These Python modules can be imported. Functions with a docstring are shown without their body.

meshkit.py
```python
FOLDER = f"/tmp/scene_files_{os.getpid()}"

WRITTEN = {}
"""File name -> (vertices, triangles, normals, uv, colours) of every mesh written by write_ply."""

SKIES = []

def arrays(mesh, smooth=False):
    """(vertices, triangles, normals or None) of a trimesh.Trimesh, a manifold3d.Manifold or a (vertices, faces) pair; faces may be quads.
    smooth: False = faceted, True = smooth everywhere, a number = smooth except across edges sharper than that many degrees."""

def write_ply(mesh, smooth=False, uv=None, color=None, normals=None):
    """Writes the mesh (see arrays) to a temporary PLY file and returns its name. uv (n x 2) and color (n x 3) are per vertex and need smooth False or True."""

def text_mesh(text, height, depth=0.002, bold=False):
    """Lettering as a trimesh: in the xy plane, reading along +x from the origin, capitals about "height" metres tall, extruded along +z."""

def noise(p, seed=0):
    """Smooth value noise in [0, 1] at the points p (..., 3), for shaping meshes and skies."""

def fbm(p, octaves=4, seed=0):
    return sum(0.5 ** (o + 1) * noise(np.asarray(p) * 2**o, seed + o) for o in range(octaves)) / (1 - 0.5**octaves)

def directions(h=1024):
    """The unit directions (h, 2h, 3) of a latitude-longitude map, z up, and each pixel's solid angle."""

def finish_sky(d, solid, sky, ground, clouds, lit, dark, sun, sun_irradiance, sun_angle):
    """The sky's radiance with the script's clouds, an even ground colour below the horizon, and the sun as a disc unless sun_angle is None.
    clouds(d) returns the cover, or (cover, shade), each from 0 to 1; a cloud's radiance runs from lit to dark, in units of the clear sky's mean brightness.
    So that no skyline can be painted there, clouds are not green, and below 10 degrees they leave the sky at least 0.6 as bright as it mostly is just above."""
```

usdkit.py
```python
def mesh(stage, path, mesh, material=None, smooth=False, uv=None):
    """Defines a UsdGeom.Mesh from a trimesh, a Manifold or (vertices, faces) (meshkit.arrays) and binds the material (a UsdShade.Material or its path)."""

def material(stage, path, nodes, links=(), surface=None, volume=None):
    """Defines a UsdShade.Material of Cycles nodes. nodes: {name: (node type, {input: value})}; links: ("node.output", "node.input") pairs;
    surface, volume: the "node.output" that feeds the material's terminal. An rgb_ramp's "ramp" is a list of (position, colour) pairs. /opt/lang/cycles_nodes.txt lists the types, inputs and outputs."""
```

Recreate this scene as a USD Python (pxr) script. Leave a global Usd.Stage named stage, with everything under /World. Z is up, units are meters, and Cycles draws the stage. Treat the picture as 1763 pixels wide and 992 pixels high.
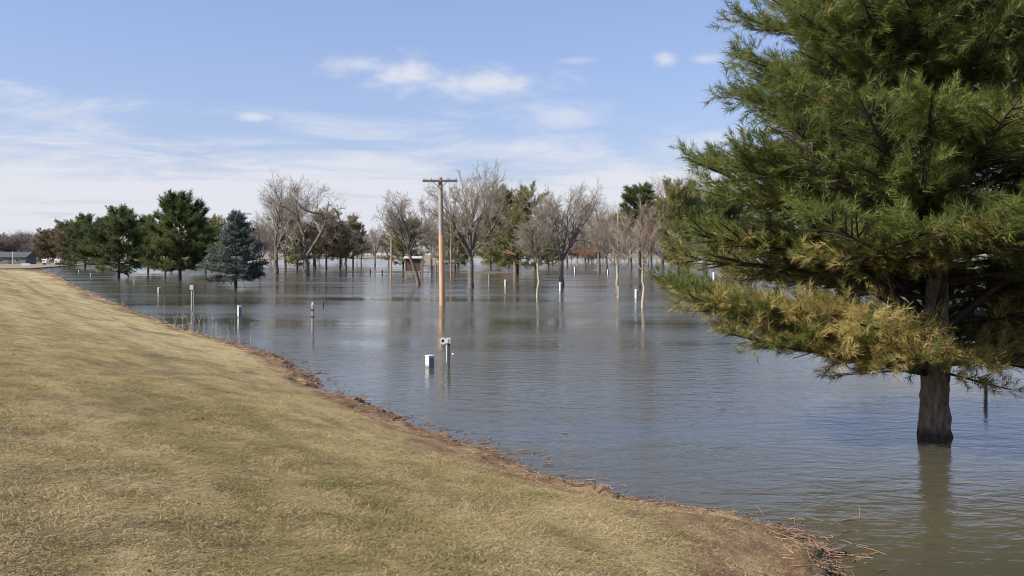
import math, re
import numpy as np, trimesh, usdkit, meshkit
from pxr import Usd, UsdGeom, UsdLux, UsdShade, Gf, Sdf, Vt

stage = Usd.Stage.CreateInMemory()
UsdGeom.SetStageUpAxis(stage, 'Z')
UsdGeom.SetStageMetersPerUnit(stage, 1.0)
UsdGeom.Xform.Define(stage, '/World')
UsdGeom.Scope.Define(stage, '/World/Looks')

# ------------------------------------------------------------------ camera
# the picture inside the photograph's black border is 1120 x 539 pixels: optical axis at pixel (560, 236), focal length 1050 pixels,
# eye 4 m above the flood water; the 16:9 frame shows 42 rows more above and 49 more below
PW, PH, TOP, CX, HOR, FPX, EYE = 1120.0, 630.0, -42.0, 560.0, 236.0, 1050.0, 4.0
AP = 36.0
cam = UsdGeom.Camera.Define(stage, '/World/camera')
fl = AP * FPX / PW
cam.CreateFocalLengthAttr(fl)
cam.CreateHorizontalApertureAttr(AP)
cam.CreateVerticalApertureAttr(AP * PH / PW)
cam.CreateHorizontalApertureOffsetAttr((PW / 2 - CX) / FPX * fl)
cam.CreateVerticalApertureOffsetAttr(-(TOP + PH / 2 - HOR) / FPX * fl)
cam.CreateClippingRangeAttr(Gf.Vec2f(0.05, 100000))
cam.CreateExposureAttr(0.8)
cx_ = UsdGeom.Xformable(cam)
cx_.AddTranslateOp().Set(Gf.Vec3d(0, 0, EYE))
cx_.AddRotateXOp().Set(90.0)

# ------------------------------------------------------------------ sun and sky
SUN = np.array([-3.6, -1.5, 3.2]); SUN /= np.linalg.norm(SUN)
sun = UsdLux.DistantLight.Define(stage, '/World/sun')
sun.CreateIntensityAttr(1.25); sun.CreateAngleAttr(0.53); sun.CreateColorAttr(Gf.Vec3f(1.0, 0.94, 0.85))
sun.GetPrim().CreateAttribute('inputs:normalize', Sdf.ValueTypeNames.Bool).Set(True)
az = math.degrees(math.atan2(-SUN[0], SUN[1])); el = math.degrees(math.asin(SUN[2]))
sx = UsdGeom.Xformable(sun)
sx.AddRotateZOp().Set(az)          # turns +y towards the sun's azimuth
sx.AddRotateXOp().Set(el - 90.0)   # -z (the way the light travels) points away from the sun
SKY_STRENGTH = 0.10


def sky_material():
    N, L = {}, []
    N['sky'] = ('sky_texture', dict(sky_type='single_scattering', sun_disc=False, sun_elevation=math.asin(SUN[2]),
                                    sun_rotation=math.atan2(SUN[0], SUN[1]), altitude=150.0, air_density=1.0, aerosol_density=1.6, ozone_density=2.0))
    N['tc'] = ('texture_coordinate', {})
    N['sep'] = ('separate_xyz', {})
    L.append(('tc.generated', 'sep.vector'))
    # a layer of cloud seen in perspective: direction / height
    N['zp'] = ('math', dict(math_type='add', value2=0.05)); L.append(('sep.z', 'zp.value1'))
    N['zm'] = ('math', dict(math_type='maximum', value2=0.03)); L.append(('zp.value', 'zm.value1'))
    N['px'] = ('math', dict(math_type='divide')); L += [('sep.x', 'px.value1'), ('zm.value', 'px.value2')]
    N['py'] = ('math', dict(math_type='divide')); L += [('sep.y', 'py.value1'), ('zm.value', 'py.value2')]
    N['pl'] = ('combine_xyz', {}); L += [('px.value', 'pl.x'), ('py.value', 'pl.y')]
    N['n1'] = ('noise_texture', dict(scale=0.75, detail=9.0, roughness=0.66, distortion=0.5)); L.append(('pl.vector', 'n1.vector'))
    # cover grows towards the horizon
    N['low'] = ('map_range', dict(from_min=0.05, from_max=0.185, to_min=0.30, to_max=-0.20, clamp=True)); L.append(('sep.z', 'low.value'))
    N['c1'] = ('math', dict(math_type='add')); L += [('n1.fac', 'c1.value1'), ('low.result', 'c1.value2')]
    N['m1'] = ('map_range', dict(range_type='smoothstep', from_min=0.44, from_max=0.80, to_min=0.0, to_max=0.95, clamp=True)); L.append(('c1.value', 'm1.value'))
    last = 'm1.result'
    # single fair-weather clouds
    N['n2'] = ('noise_texture', dict(scale=26.0, detail=8.0, roughness=0.6, distortion=0.2))
    N['nm'] = ('mapping', dict(scale=(1.0, 1.0, 2.2))); L += [('tc.generated', 'nm.vector'), ('nm.vector', 'n2.vector')]
    for k, (px, py, wx, wy, dens) in enumerate((x, y - 14, w, h, d) for x, y, w, h, d in [(445, 54, 95, 36, 1.0), (390, 44, 75, 24, .7), (530, 64, 140, 32, 0.9), (610, 98, 105, 34, 0.6), (280, 100, 38, 11, 0.85), (727, 36, 24, 18, 0.8),
                                                (775, 36, 34, 12, 0.6), (635, 38, 45, 8, 0.42), (1290, 70, 90, 26, 0.6), (1560, 110, 130, 20, 0.6)]):
        c = np.array([(px - CX) / FPX, 1.0, (HOR - py) / FPX]); r = np.linalg.norm(c); c /= r
        sub, mp, ln, mr = f'sub{k}', f'mp{k}', f'ln{k}', f'mr{k}'
        N[sub] = ('vector_math', dict(math_type='subtract', vector2=tuple(c))); L.append(('tc.generated', sub + '.vector1'))
        a = math.atan2(c[0], c[1])
        N[mp] = ('mapping', dict(rotation=(0, 0, a), scale=(FPX * r / wx, FPX * r / wx, FPX * r / wy))); L.append((sub + '.vector', mp + '.vector'))
        N[ln] = ('vector_math', dict(math_type='length')); L.append((mp + '.vector', ln + '.vector1'))
        N[mr] = ('map_range', dict(from_min=0.0, from_max=1.3, to_min=0.56, to_max=-0.40, clamp=True)); L.append((ln + '.value', mr + '.value'))
        N[f'ad{k}'] = ('math', dict(math_type='add')); L += [('n2.fac', f'ad{k}.value1'), (mr + '.result', f'ad{k}.value2')]
        N[f'st{k}'] = ('map_range', dict(range_type='smoothstep', from_min=0.50, from_max=1.18, to_min=0.0, to_max=dens, clamp=True)); L.append((f'ad{k}.value', f'st{k}.value'))
        N[f'mx{k}'] = ('math', dict(math_type='maximum')); L += [(last, f'mx{k}.value1'), (f'st{k}.result', f'mx{k}.value2')]
        last = f'mx{k}.value'
    # spring haze evens out the clear sky between the horizon and higher up
    N['gam'] = ('gamma', dict(gamma=0.7)); L.append(('sky.color', 'gam.color'))
    N['tin'] = ('mix_color', dict(blend_type='multiply', fac=1.0, b=(1.21, 1.25, 1.58))); L.append(('gam.color', 'tin.a'))
    N['mix'] = ('mix_color', dict(blend_type='mix', b=CLOUD)); L += [(last, 'mix.fac'), ('tin.result', 'mix.a')]
    N['bg'] = ('background_shader', dict(strength=SKY_STRENGTH)); L.append(('mix.result', 'bg.color'))
    return usdkit.material(stage, '/World/Looks/sky', N, L, surface='bg.background')


CLOUD = (4.5, 4.6, 5.0)
dome = UsdLux.DomeLight.Define(stage, '/World/sky')
dome.GetPrim().SetCustomDataByKey('kind', 'structure')
UsdShade.MaterialBindingAPI.Apply(dome.GetPrim()).Bind(sky_material())


# ------------------------------------------------------------------ helpers
def W(px, py, z=0.0):
    """The point at height z behind a pixel of the photograph."""
    Y = FPX * (EYE - z) / (py - HOR)
    return np.array([(px - CX) / FPX * Y, Y, z])


def at(px, py, Y):
    return np.array([(px - CX) / FPX * Y, Y, EYE + (HOR - py) / FPX * Y])


_count = {}


def numbered(path):
    n = _count.get(path, 0)
    _count[path] = n + 1
    return path if n == 0 else f'{path}_{n:03d}'


def tag(prim, label=None, cat=None, group=None, kind=None):
    for k, v in (('label', label), ('category', cat), ('group', group), ('kind', kind)):
        if v:
            prim.SetCustomDataByKey(k, v)
    return prim


def thing(name, label, cat, loc=(0, 0, 0), rotz=0.0, group=None):
    x = UsdGeom.Xform.Define(stage, numbered('/World/' + name))
    x.AddTranslateOp().Set(Gf.Vec3d(*map(float, loc)))
    if rotz:
        x.AddRotateZOp().Set(float(rotz))
    return tag(x.GetPrim(), label, cat, group)


def obj(name, mesh, mat, parent=None, smooth=False, label=None, kind=None):
    base = '/World' if parent is None else str(parent.GetPath())
    m = usdkit.mesh(stage, numbered(f'{base}/{name}'), mesh, mat, smooth=smooth)
    return tag(m.GetPrim(), label=label, kind=kind)


def box(size, c=(0, 0, 0), rotz=0.0, bevel=0.0):
    if bevel:
        import manifold3d as m3
        s = np.array(size) / 2 - bevel
        pts = [np.array([i, j, k]) * s + np.array(o) * bevel for i in (-1, 1) for j in (-1, 1) for k in (-1, 1)
               for o in ((i, 0, 0), (0, j, 0), (0, 0, k), (i * .6, j * .6, k * .6))]
        m = trimesh.convex.convex_hull(np.array(pts))
    else:
        m = trimesh.creation.box(size)
    if rotz:
        m.apply_transform(trimesh.transformations.rotation_matrix(math.radians(rotz), [0, 0, 1]))
    m.apply_translation(c)
    return m


def cat(ms):
    return trimesh.util.concatenate(ms)


def tubes(lines, sides=5):
    """lines: [(points (n,3), radii (n))]; returns (vertices, faces) of all of them, ends capped by tapering."""
    by = {}
    for p, r in lines:
        by.setdefault(len(p), []).append((p, r))
    V, F, off = [], [], 0
    for n, ls in by.items():
        P = np.array([l[0] for l in ls], float); R = np.array([np.broadcast_to(l[1], n) for l in ls], float)
        T = np.gradient(P, axis=1); T /= np.linalg.norm(T, axis=2, keepdims=True) + 1e-12
        ref = np.where(np.abs(T[:, :1, 2:]) < 0.9, np.array([0, 0, 1.0]), np.array([1.0, 0, 0]))
        A = np.cross(T, ref); A /= np.linalg.norm(A, axis=2, keepdims=True) + 1e-12
        B = np.cross(T, A)
        ang = np.arange(sides) * 2 * np.pi / sides
        v = P[:, :, None] + R[:, :, None, None] * (np.cos(ang)[None, None, :, None] * A[:, :, None] + np.sin(ang)[None, None, :, None] * B[:, :, None])
        b, i, j = np.meshgrid(np.arange(len(ls)), np.arange(n - 1), np.arange(sides), indexing='ij')
        base = off + b * n * sides
        q = np.stack([base + i * sides + j, base + (i + 1) * sides + j, base + (i + 1) * sides + (j + 1) % sides, base + i * sides + (j + 1) % sides], -1).reshape(-1, 4)
        V.append(v.reshape(-1, 3)); F.append(np.vstack([q[:, [0, 1, 2]], q[:, [0, 2, 3]]]))
        off += v.size // 3
    return np.vstack(V), np.vstack(F)


def cyl(p0, p1, r0, r1=None, sides=12):
    """A capped, tapered round bar."""
    p0, p1 = np.array(p0, float), np.array(p1, float); r1 = r0 if r1 is None else r1
    v, f = tubes([(np.array([p0, p0 + (p1 - p0) * .5, p1]), np.array([r0, (r0 + r1) / 2, r1]))], sides)
    v = np.vstack([v, p0, p1]); n = len(v)
    j = np.arange(sides); k = (j + 1) % sides
    f = np.vstack([f, np.stack([j, k, np.full(sides, n - 2)], 1), np.stack([2 * sides + k, 2 * sides + j, np.full(sides, n - 1)], 1)])
    m = trimesh.Trimesh(v, f, process=False)
    m.fix_normals()
    return m


# ------------------------------------------------------------------ materials
M = {}


def simple(name, color, rough=0.7, var=0.25, scale=6.0, bump=0.0, metallic=0.0, stretch=(1, 1, 1), spec=0.5):
    c = np.array(color)
    N = {'g': ('geometry', {}), 'mp': ('mapping', dict(scale=stretch)), 'n': ('noise_texture', dict(scale=scale, detail=5.0, roughness=0.6)),
         'r': ('rgb_ramp', dict(ramp=[(0.25, tuple(c * (1 - var))), (0.75, tuple(np.minimum(c * (1 + var), .95)))])),
         'p': ('principled_bsdf', dict(roughness=rough, metallic=metallic, specular_ior_level=spec))}
    L = [('g.position', 'mp.vector'), ('mp.vector', 'n.vector'), ('n.fac', 'r.fac'), ('r.color', 'p.base_color')]
    if bump:
        N['b'] = ('bump', dict(strength=1.0, distance=bump)); L += [('n.fac', 'b.height'), ('b.normal', 'p.normal')]
    M[name] = usdkit.material(stage, '/World/Looks/' + name, N, L, surface='p.BSDF')


def foliage(name, a, b, c, scale=1.2, trans=0.3):
    """Needles or leaves: colour varies from one to the next and from bough to bough."""
    N = {'g': ('geometry', {}), 'n': ('noise_texture', dict(scale=scale, detail=3.0)),
         'm': ('math', dict(math_type='multiply_add', value2=0.55, value3=-0.12)), 's': ('math', dict(math_type='add', use_clamp=True)),
         'r': ('rgb_ramp', dict(ramp=[(0.12, a), (0.5, b), (0.9, c)])),
         'd': ('principled_bsdf', dict(roughness=0.55, specular_ior_level=0.3)), 't': ('translucent_bsdf', {}), 'x': ('mix_closure', dict(fac=trans))}
    L = [('g.position', 'n.vector'), ('g.random_per_island', 'm.value1'), ('m.value', 's.value1'), ('n.fac', 's.value2'), ('s.value', 'r.fac'),
         ('r.color', 'd.base_color'), ('r.color', 't.color'), ('d.BSDF', 'x.closure1'), ('t.BSDF', 'x.closure2')]
    M[name] = usdkit.material(stage, '/World/Looks/' + name, N, L, surface='x.closure')


simple('pine_bark', (0.125, 0.098, 0.074), 0.9, 0.5, 9.0, 0.03, stretch=(1, 1, .35), spec=.2)
simple('pine_branch_bark', (0.048, 0.038, 0.030), 0.9, 0.4, 5.0, 0.01, spec=.1)
simple('dark_bark', (0.060, 0.050, 0.042), 0.9, 0.4, 5.0, 0.03, stretch=(1, 1, .35), spec=.2)
simple('grey_bark', (0.130, 0.110, 0.090), 0.9, 0.35, 4.0, 0.03, stretch=(1, 1, .3), spec=.2)
simple('pale_bark', (0.34, 0.29, 0.22), 0.9, 0.25, 4.0, 0.02, stretch=(1, 1, .3), spec=.2)
simple('brown_twig', (0.25, 0.212, 0.165), 0.9, 0.3, 1.0, spec=.2)
simple('pink_twig', (0.27, 0.215, 0.165), 0.9, 0.3, 1.0, spec=.2)
simple('haze_pale_twig', (0.29, 0.25, 0.225), 0.9, 0.35, .05, spec=.1)  # twigs of the distant woods: haze put into the colour by lightening it
simple('left_twig', (0.165, 0.138, 0.120), 0.9, 0.35, .05, spec=.1)
simple('dull_pole', (0.30, 0.20, 0.125), 0.8, 0.3, 3.0, 0.006, stretch=(2, 2, .15))
simple('pole_wood', (0.42, 0.255, 0.14), 0.8, 0.30, 3.0, 0.006, stretch=(2, 2, .15))
simple('grey_wood', (0.27, 0.235, 0.195), 0.8, 0.3, 3.0, 0.004, stretch=(2, 2, .3))
simple('old_wood', (0.12, 0.10, 0.085), 0.8, 0.3, 5.0, 0.004)
simple('dark_wood', (0.055, 0.045, 0.04), 0.8, 0.3, 5.0, 0.004)
simple('red_wood', (0.10, 0.052, 0.040), 0.8, 0.2, 2.0, 0.004)
simple('tan_wood', (0.36, 0.27, 0.17), 0.8, 0.2, 2.0, 0.004)
simple('white_paint', (0.66, 0.67, 0.67), 0.45, 0.16, 7.0)
def grimy(name, c):
    N = {'g': ('geometry', {}), 'n': ('noise_texture', dict(scale=9.0, detail=5.0, roughness=.65)), 'z': ('separate_xyz', {}), 'zn': ('math', dict(math_type='multiply_add', value2=-.16)),
         'w': ('map_range', dict(range_type='smoothstep', from_min=-.08, from_max=.06, to_min=1.0, to_max=0.0, clamp=True)),
         'r': ('rgb_ramp', dict(ramp=[(.3, tuple(np.array(c) * .80)), (.6, c)])), 'm': ('mix_color', dict(blend_type='mix', b=(.24, .20, .14))), 'p': ('principled_bsdf', dict(roughness=.5))}
    L = [('g.position', 'n.vector'), ('g.position', 'z.vector'), ('n.fac', 'zn.value1'), ('z.z', 'zn.value3'), ('zn.value', 'w.value'), ('n.fac', 'r.fac'), ('r.color', 'm.a'), ('w.result', 'm.fac'), ('m.result', 'p.base_color')]
    M[name] = usdkit.material(stage, '/World/Looks/grimy_' + name, N, L, surface='p.BSDF')


grimy('white_paint', (.56, .57, .57))
simple('blue_panel', (0.10, 0.125, 0.18), 0.4, 0.15, 5.0)
simple('grey_paint', (0.42, 0.45, 0.50), 0.5, 0.1, 5.0)
simple('pale_roof', (0.36, 0.34, 0.29), 0.7, 0.12, 2.0)
simple('dark_roof', (0.05, 0.05, 0.055), 0.7, 0.2, 1.0)
simple('siding', (0.11, 0.115, 0.12), 0.7, 0.08, 1.0)
simple('dark_metal', (0.05, 0.05, 0.055), 0.45, 0.2, 6.0)
simple('galvanised', (0.52, 0.53, 0.54), 0.4, 0.1, 6.0, metallic=0.7)
simple('black_rubber', (0.02, 0.02, 0.022), 0.6, 0.1, 6.0)
simple('window_glass', (0.03, 0.035, 0.045), 0.1, 0.1, 1.0)
simple('insulator', (0.30, 0.32, 0.36), 0.2, 0.1, 6.0)
simple('wire', (0.34, 0.36, 0.40), 0.5, 0.05, 6.0)
simple('straw', (0.40, 0.32, 0.20), 0.8, 0.3, 8.0)
simple('debris_brown', (0.19, 0.115, 0.075), 0.9, 0.5, 5.0)
simple('wet_soil', (0.10, 0.060, 0.040), 0.6, 0.4, 9.0, 0.01)
simple('driftwood', (0.24, 0.185, 0.125), 0.85, 0.3, 8.0)
simple('far_field', (0.20, 0.165, 0.115), 0.9, 0.25, .06, spec=.1)
simple('island_grass', (0.10, 0.095, 0.05), 0.9, 0.3, .5, spec=.1)
M['pine_bark'] = usdkit.material(stage, '/World/Looks/wet_footed_bark', {
    'g': ('geometry', {}), 'mp': ('mapping', dict(scale=(1, 1, .3))), 'n': ('noise_texture', dict(scale=11.0, detail=6.0, roughness=.7)), 'z': ('separate_xyz', {}),
    'r': ('rgb_ramp', dict(ramp=[(.3, (.050, .038, .029)), (.5, (.150, .115, .085)), (.72, (.27, .215, .165))])),
    'w': ('map_range', dict(from_min=.08, from_max=.26, to_min=.30, to_max=1.0, clamp=True)), 'm': ('mix_color', dict(blend_type='multiply', fac=1.0)),
    'b': ('bump', dict(strength=1.0, distance=.035)), 'p': ('principled_bsdf', dict(roughness=.85, specular_ior_level=.25))},
    [('g.position', 'mp.vector'), ('mp.vector', 'n.vector'), ('n.fac', 'r.fac'), ('g.position', 'z.vector'), ('z.z', 'w.value'), ('r.color', 'm.a'), ('w.result', 'm.b'), ('m.result', 'p.base_color'),
     ('n.fac', 'b.height'), ('b.normal', 'p.normal')], surface='p.BSDF')
foliage('pine_needles', (0.048, 0.068, 0.016), (0.150, 0.178, 0.040), (0.31, 0.31, 0.092), 0.9, .40)
foliage('yellow_needles', (0.22, 0.20, 0.06), (0.44, 0.345, 0.125), (0.60, 0.43, 0.19), 1.6, .42)
foliage('far_pine_needles', (0.045, 0.064, 0.022), (0.115, 0.140, 0.046), (0.22, 0.235, 0.088), .35, .4)
foliage('dull_pine_needles', (0.110, 0.112, 0.040), (0.235, 0.225, 0.080), (0.37, 0.335, 0.130), .35, .4)
foliage('spruce_needles', (0.06, 0.088, 0.066), (0.165, 0.205, 0.165), (0.36, 0.41, 0.34), .8, .2)
foliage('cedar_needles', (0.095, 0.078, 0.042), (0.20, 0.158, 0.085), (0.30, 0.235, 0.125), .3, .4)
foliage('rust_leaves', (0.20, 0.075, 0.035), (0.36, 0.15, 0.07), (0.46, 0.24, 0.11), .4)
foliage('tan_leaves', (0.11, 0.095, 0.05), (0.19, 0.155, 0.085), (0.28, 0.22, 0.12), .5)


def water_material():
    N = {'g': ('geometry', {}),
         'm1': ('mapping', dict(rotation=(0, 0, 0.15), scale=(0.55, 1.0, 1))), 'n1': ('noise_texture', dict(scale=1.9, detail=3.0, roughness=0.55, distortion=0.4)),
         'm2': ('mapping', dict(rotation=(0, 0, -0.35), scale=(0.5, 1.0, 1))), 'n2': ('noise_texture', dict(scale=6.5, detail=2.0, roughness=0.5, distortion=0.3)),
         'm3': ('mapping', dict(scale=(0.025, 0.10, 1))), 'n3': ('noise_texture', dict(scale=1.0, detail=3.0)),
         'a': ('math', dict(math_type='multiply_add', value2=0.30)), 'w': ('map_range', dict(from_min=.35, from_max=.65, to_min=.25, to_max=1.2)), 'h': ('math', dict(math_type='multiply')),
         'b': ('bump', dict(strength=1.0, distance=WAVE)),
         'cr': ('rgb_ramp', dict(ramp=[(0.36, (0.036, 0.036, 0.026)), (0.64, (0.062, 0.055, 0.032))])),
         'ro': ('map_range', dict(from_min=.35, from_max=.65, to_min=.06, to_max=.19, clamp=True)), 'p': ('principled_bsdf', dict(ior=1.26, specular_ior_level=0.5))}
    L = [('g.position', 'm1.vector'), ('m1.vector', 'n1.vector'), ('g.position', 'm2.vector'), ('m2.vector', 'n2.vector'), ('g.position', 'm3.vector'), ('m3.vector', 'n3.vector'),
         ('n2.fac', 'a.value1'), ('n1.fac', 'a.value3'), ('n3.fac', 'w.value'), ('a.value', 'h.value1'), ('w.result', 'h.value2'), ('h.value', 'b.height'), ('b.normal', 'p.normal'),
         ('n3.fac', 'cr.fac'), ('cr.color', 'p.base_color'), ('n3.fac', 'ro.value'), ('ro.result', 'p.roughness')]
    M['water'] = usdkit.material(stage, '/World/Looks/water', N, L, surface='p.BSDF')


WAVE = 0.038
water_material()

# ------------------------------------------------------------------ the levee: coordinates t along it, s up the bank from the waterline
LA = math.radians(29.3)
LD = np.array([-math.sin(LA), math.cos(LA)]); LN = np.array([-math.cos(LA), -math.sin(LA)])
shore_px = [(60, 258), (100, 279), (140, 297), (200, 320), (250, 335), (300, 350), (330, 366), (355, 388), (385, 398), (436, 421), (480, 437), (540, 456), (600, 485), (660, 503), (720, 517), (800, 526), (872, 539), (905, 560), (918, 588), (922, 640)]
sp = np.array([W(*p)[:2] for p in shore_px])
st, ss = sp @ LD, sp @ LN
o = np.argsort(st); st, ss = st[o], ss[o]
st = np.concatenate([[-400, -60, -20, 0, st[0] - 3], st, [st[-1] + 120, 2000]])
ss = np.concatenate([[ss[0] - 1, ss[0] - 1.5, ss[0] - 1.2, ss[0] - .4, ss[0] - .1], ss, [ss[-1], ss[-1]]])


def shore(t):
    return np.interp(t, st, ss)


def smooth(a, b, x):
    u = np.clip((x - a) / (b - a), 0, 1)
    return u * u * (3 - 2 * u)


CREST = 2.45


def levee_z(t, s):
    """Height of the bank; s metres up from the waterline."""
    up = np.where(s > 0, 0.10 * smooth(0, .35, s) + 0.215 * s, 0.28 * s)
    k = 0.9
    z = CREST - np.log1p(np.exp(np.clip((CREST - up) / k * 3, -50, 50))) * k / 3
    z = np.where(s > 18, z - (s - 18) * .2, z)
    fade = 1 - 0.88 * smooth(165, 255, t)
    z = np.where(z > 0, z * fade, z)
    p = np.stack([t, s, np.zeros_like(t)], -1)
    bump = (meshkit.fbm(p * [.5, .8, 1], 4, 3) - .5) * .16 + (meshkit.fbm(p * [2.2, 3, 1], 3, 9) - .5) * .05
    return z + bump * smooth(-.6, 1.2, s) + (meshkit.fbm(p * [1.6, 1.6, 1], 4, 5) - .5) * .48 * smooth(-1.5, -.2, s) * (1 - smooth(.3, 1.5, s))


S_MID = float(np.median(ss))


def offset(t, s):
    """The waterline wanders; higher up the bank runs straight."""
    k = smooth(0, 5, s)
    return shore(t) * (1 - k) + S_MID * k


def ts_xyz(t, s):
    sp_ = s + offset(t, s)
    xy = t[..., None] * LD + sp_[..., None] * LN
    return np.concatenate([xy, levee_z(t, s)[..., None]], -1)


def turf(t, s):
    """How the turf looks: 0 = bleached straw, 1 = green; and how bare and brown the ground is."""
    z0 = np.zeros_like(t)
    streak = meshkit.fbm(np.stack([t * .045, s * .75, z0], -1), 4, 21) - .5
    patch = meshkit.fbm(np.stack([t * .35, s * .45, z0], -1), 5, 22) - .5
    small = meshkit.fbm(np.stack([t * 2.4, s * 2.8, z0], -1), 3, 23) - .5
    fine = meshkit.fbm(np.stack([t * .028, s * 2.1, z0], -1), 3, 28) - .5
    g = .28 + .55 * streak + .75 * fine + .8 * patch + 1.3 * small + .10 * smooth(2.5, 8, s)
    wob = .5 * (meshkit.fbm(np.stack([t * .05, z0, z0], -1), 3, 29) - .5)
    rut = np.exp(-((s - 5.4 - wob) / .30) ** 2) + .8 * np.exp(-((s - 7.1 - wob) / .32) ** 2) + .5 * np.exp(-((s - 3.6 - wob) / .25) ** 2)
    g = g + .34 * rut * (.35 + 1.3 * meshkit.fbm(np.stack([t * .22, z0, z0 + 4], -1), 3, 30))
    g = g - .22 * np.exp(-((s - 2.2) / 1.3) ** 2)
    wdt = 1.05 + .15 * (1 - smooth(19, 25, t)) + 2.2 * (meshkit.fbm(np.stack([t * .11, z0, z0], -1), 3, 24) - .35) + 1.1 * (1 - smooth(16, 22, t))
    bare = 1 - smooth(-.25, .45, s - wdt + .9 * patch * 2 + .5 * small)
    thatch = smooth(.04, .20, meshkit.fbm(np.stack([t * .9, s * .9, z0], -1), 4, 25) - .5 + .35 * small + .05 * smooth(6, 10, s) - .04)
    return np.clip(g, 0, 1), bare, thatch


STRAW, MID, GREEN, THATCH = np.array([.61, .49, .265]), np.array([.475, .38, .180]), np.array([.31, .265, .108]), np.array([.29, .235, .15])
SOIL_A, SOIL_B = np.array([.19, .112, .066]), np.array([.46, .305, .180])


def turf_colour(t, s):
    g, bare, th = turf(t, s)
    g = g[..., None]
    c = np.where(g < .5, STRAW + (MID - STRAW) * g * 2, MID + (GREEN - MID) * (g - .5) * 2)
    c = c + (THATCH * .8 - c) * (.75 * th)[..., None]
    m = meshkit.fbm(np.stack([t * 1.7, s * 2.5, np.zeros_like(t)], -1), 4, 26)[..., None]
    soil = SOIL_A + (SOIL_B - SOIL_A) * np.clip((m - .3) / .4, 0, 1)
    return c + (soil - c) * (.9 * bare)[..., None]


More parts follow.
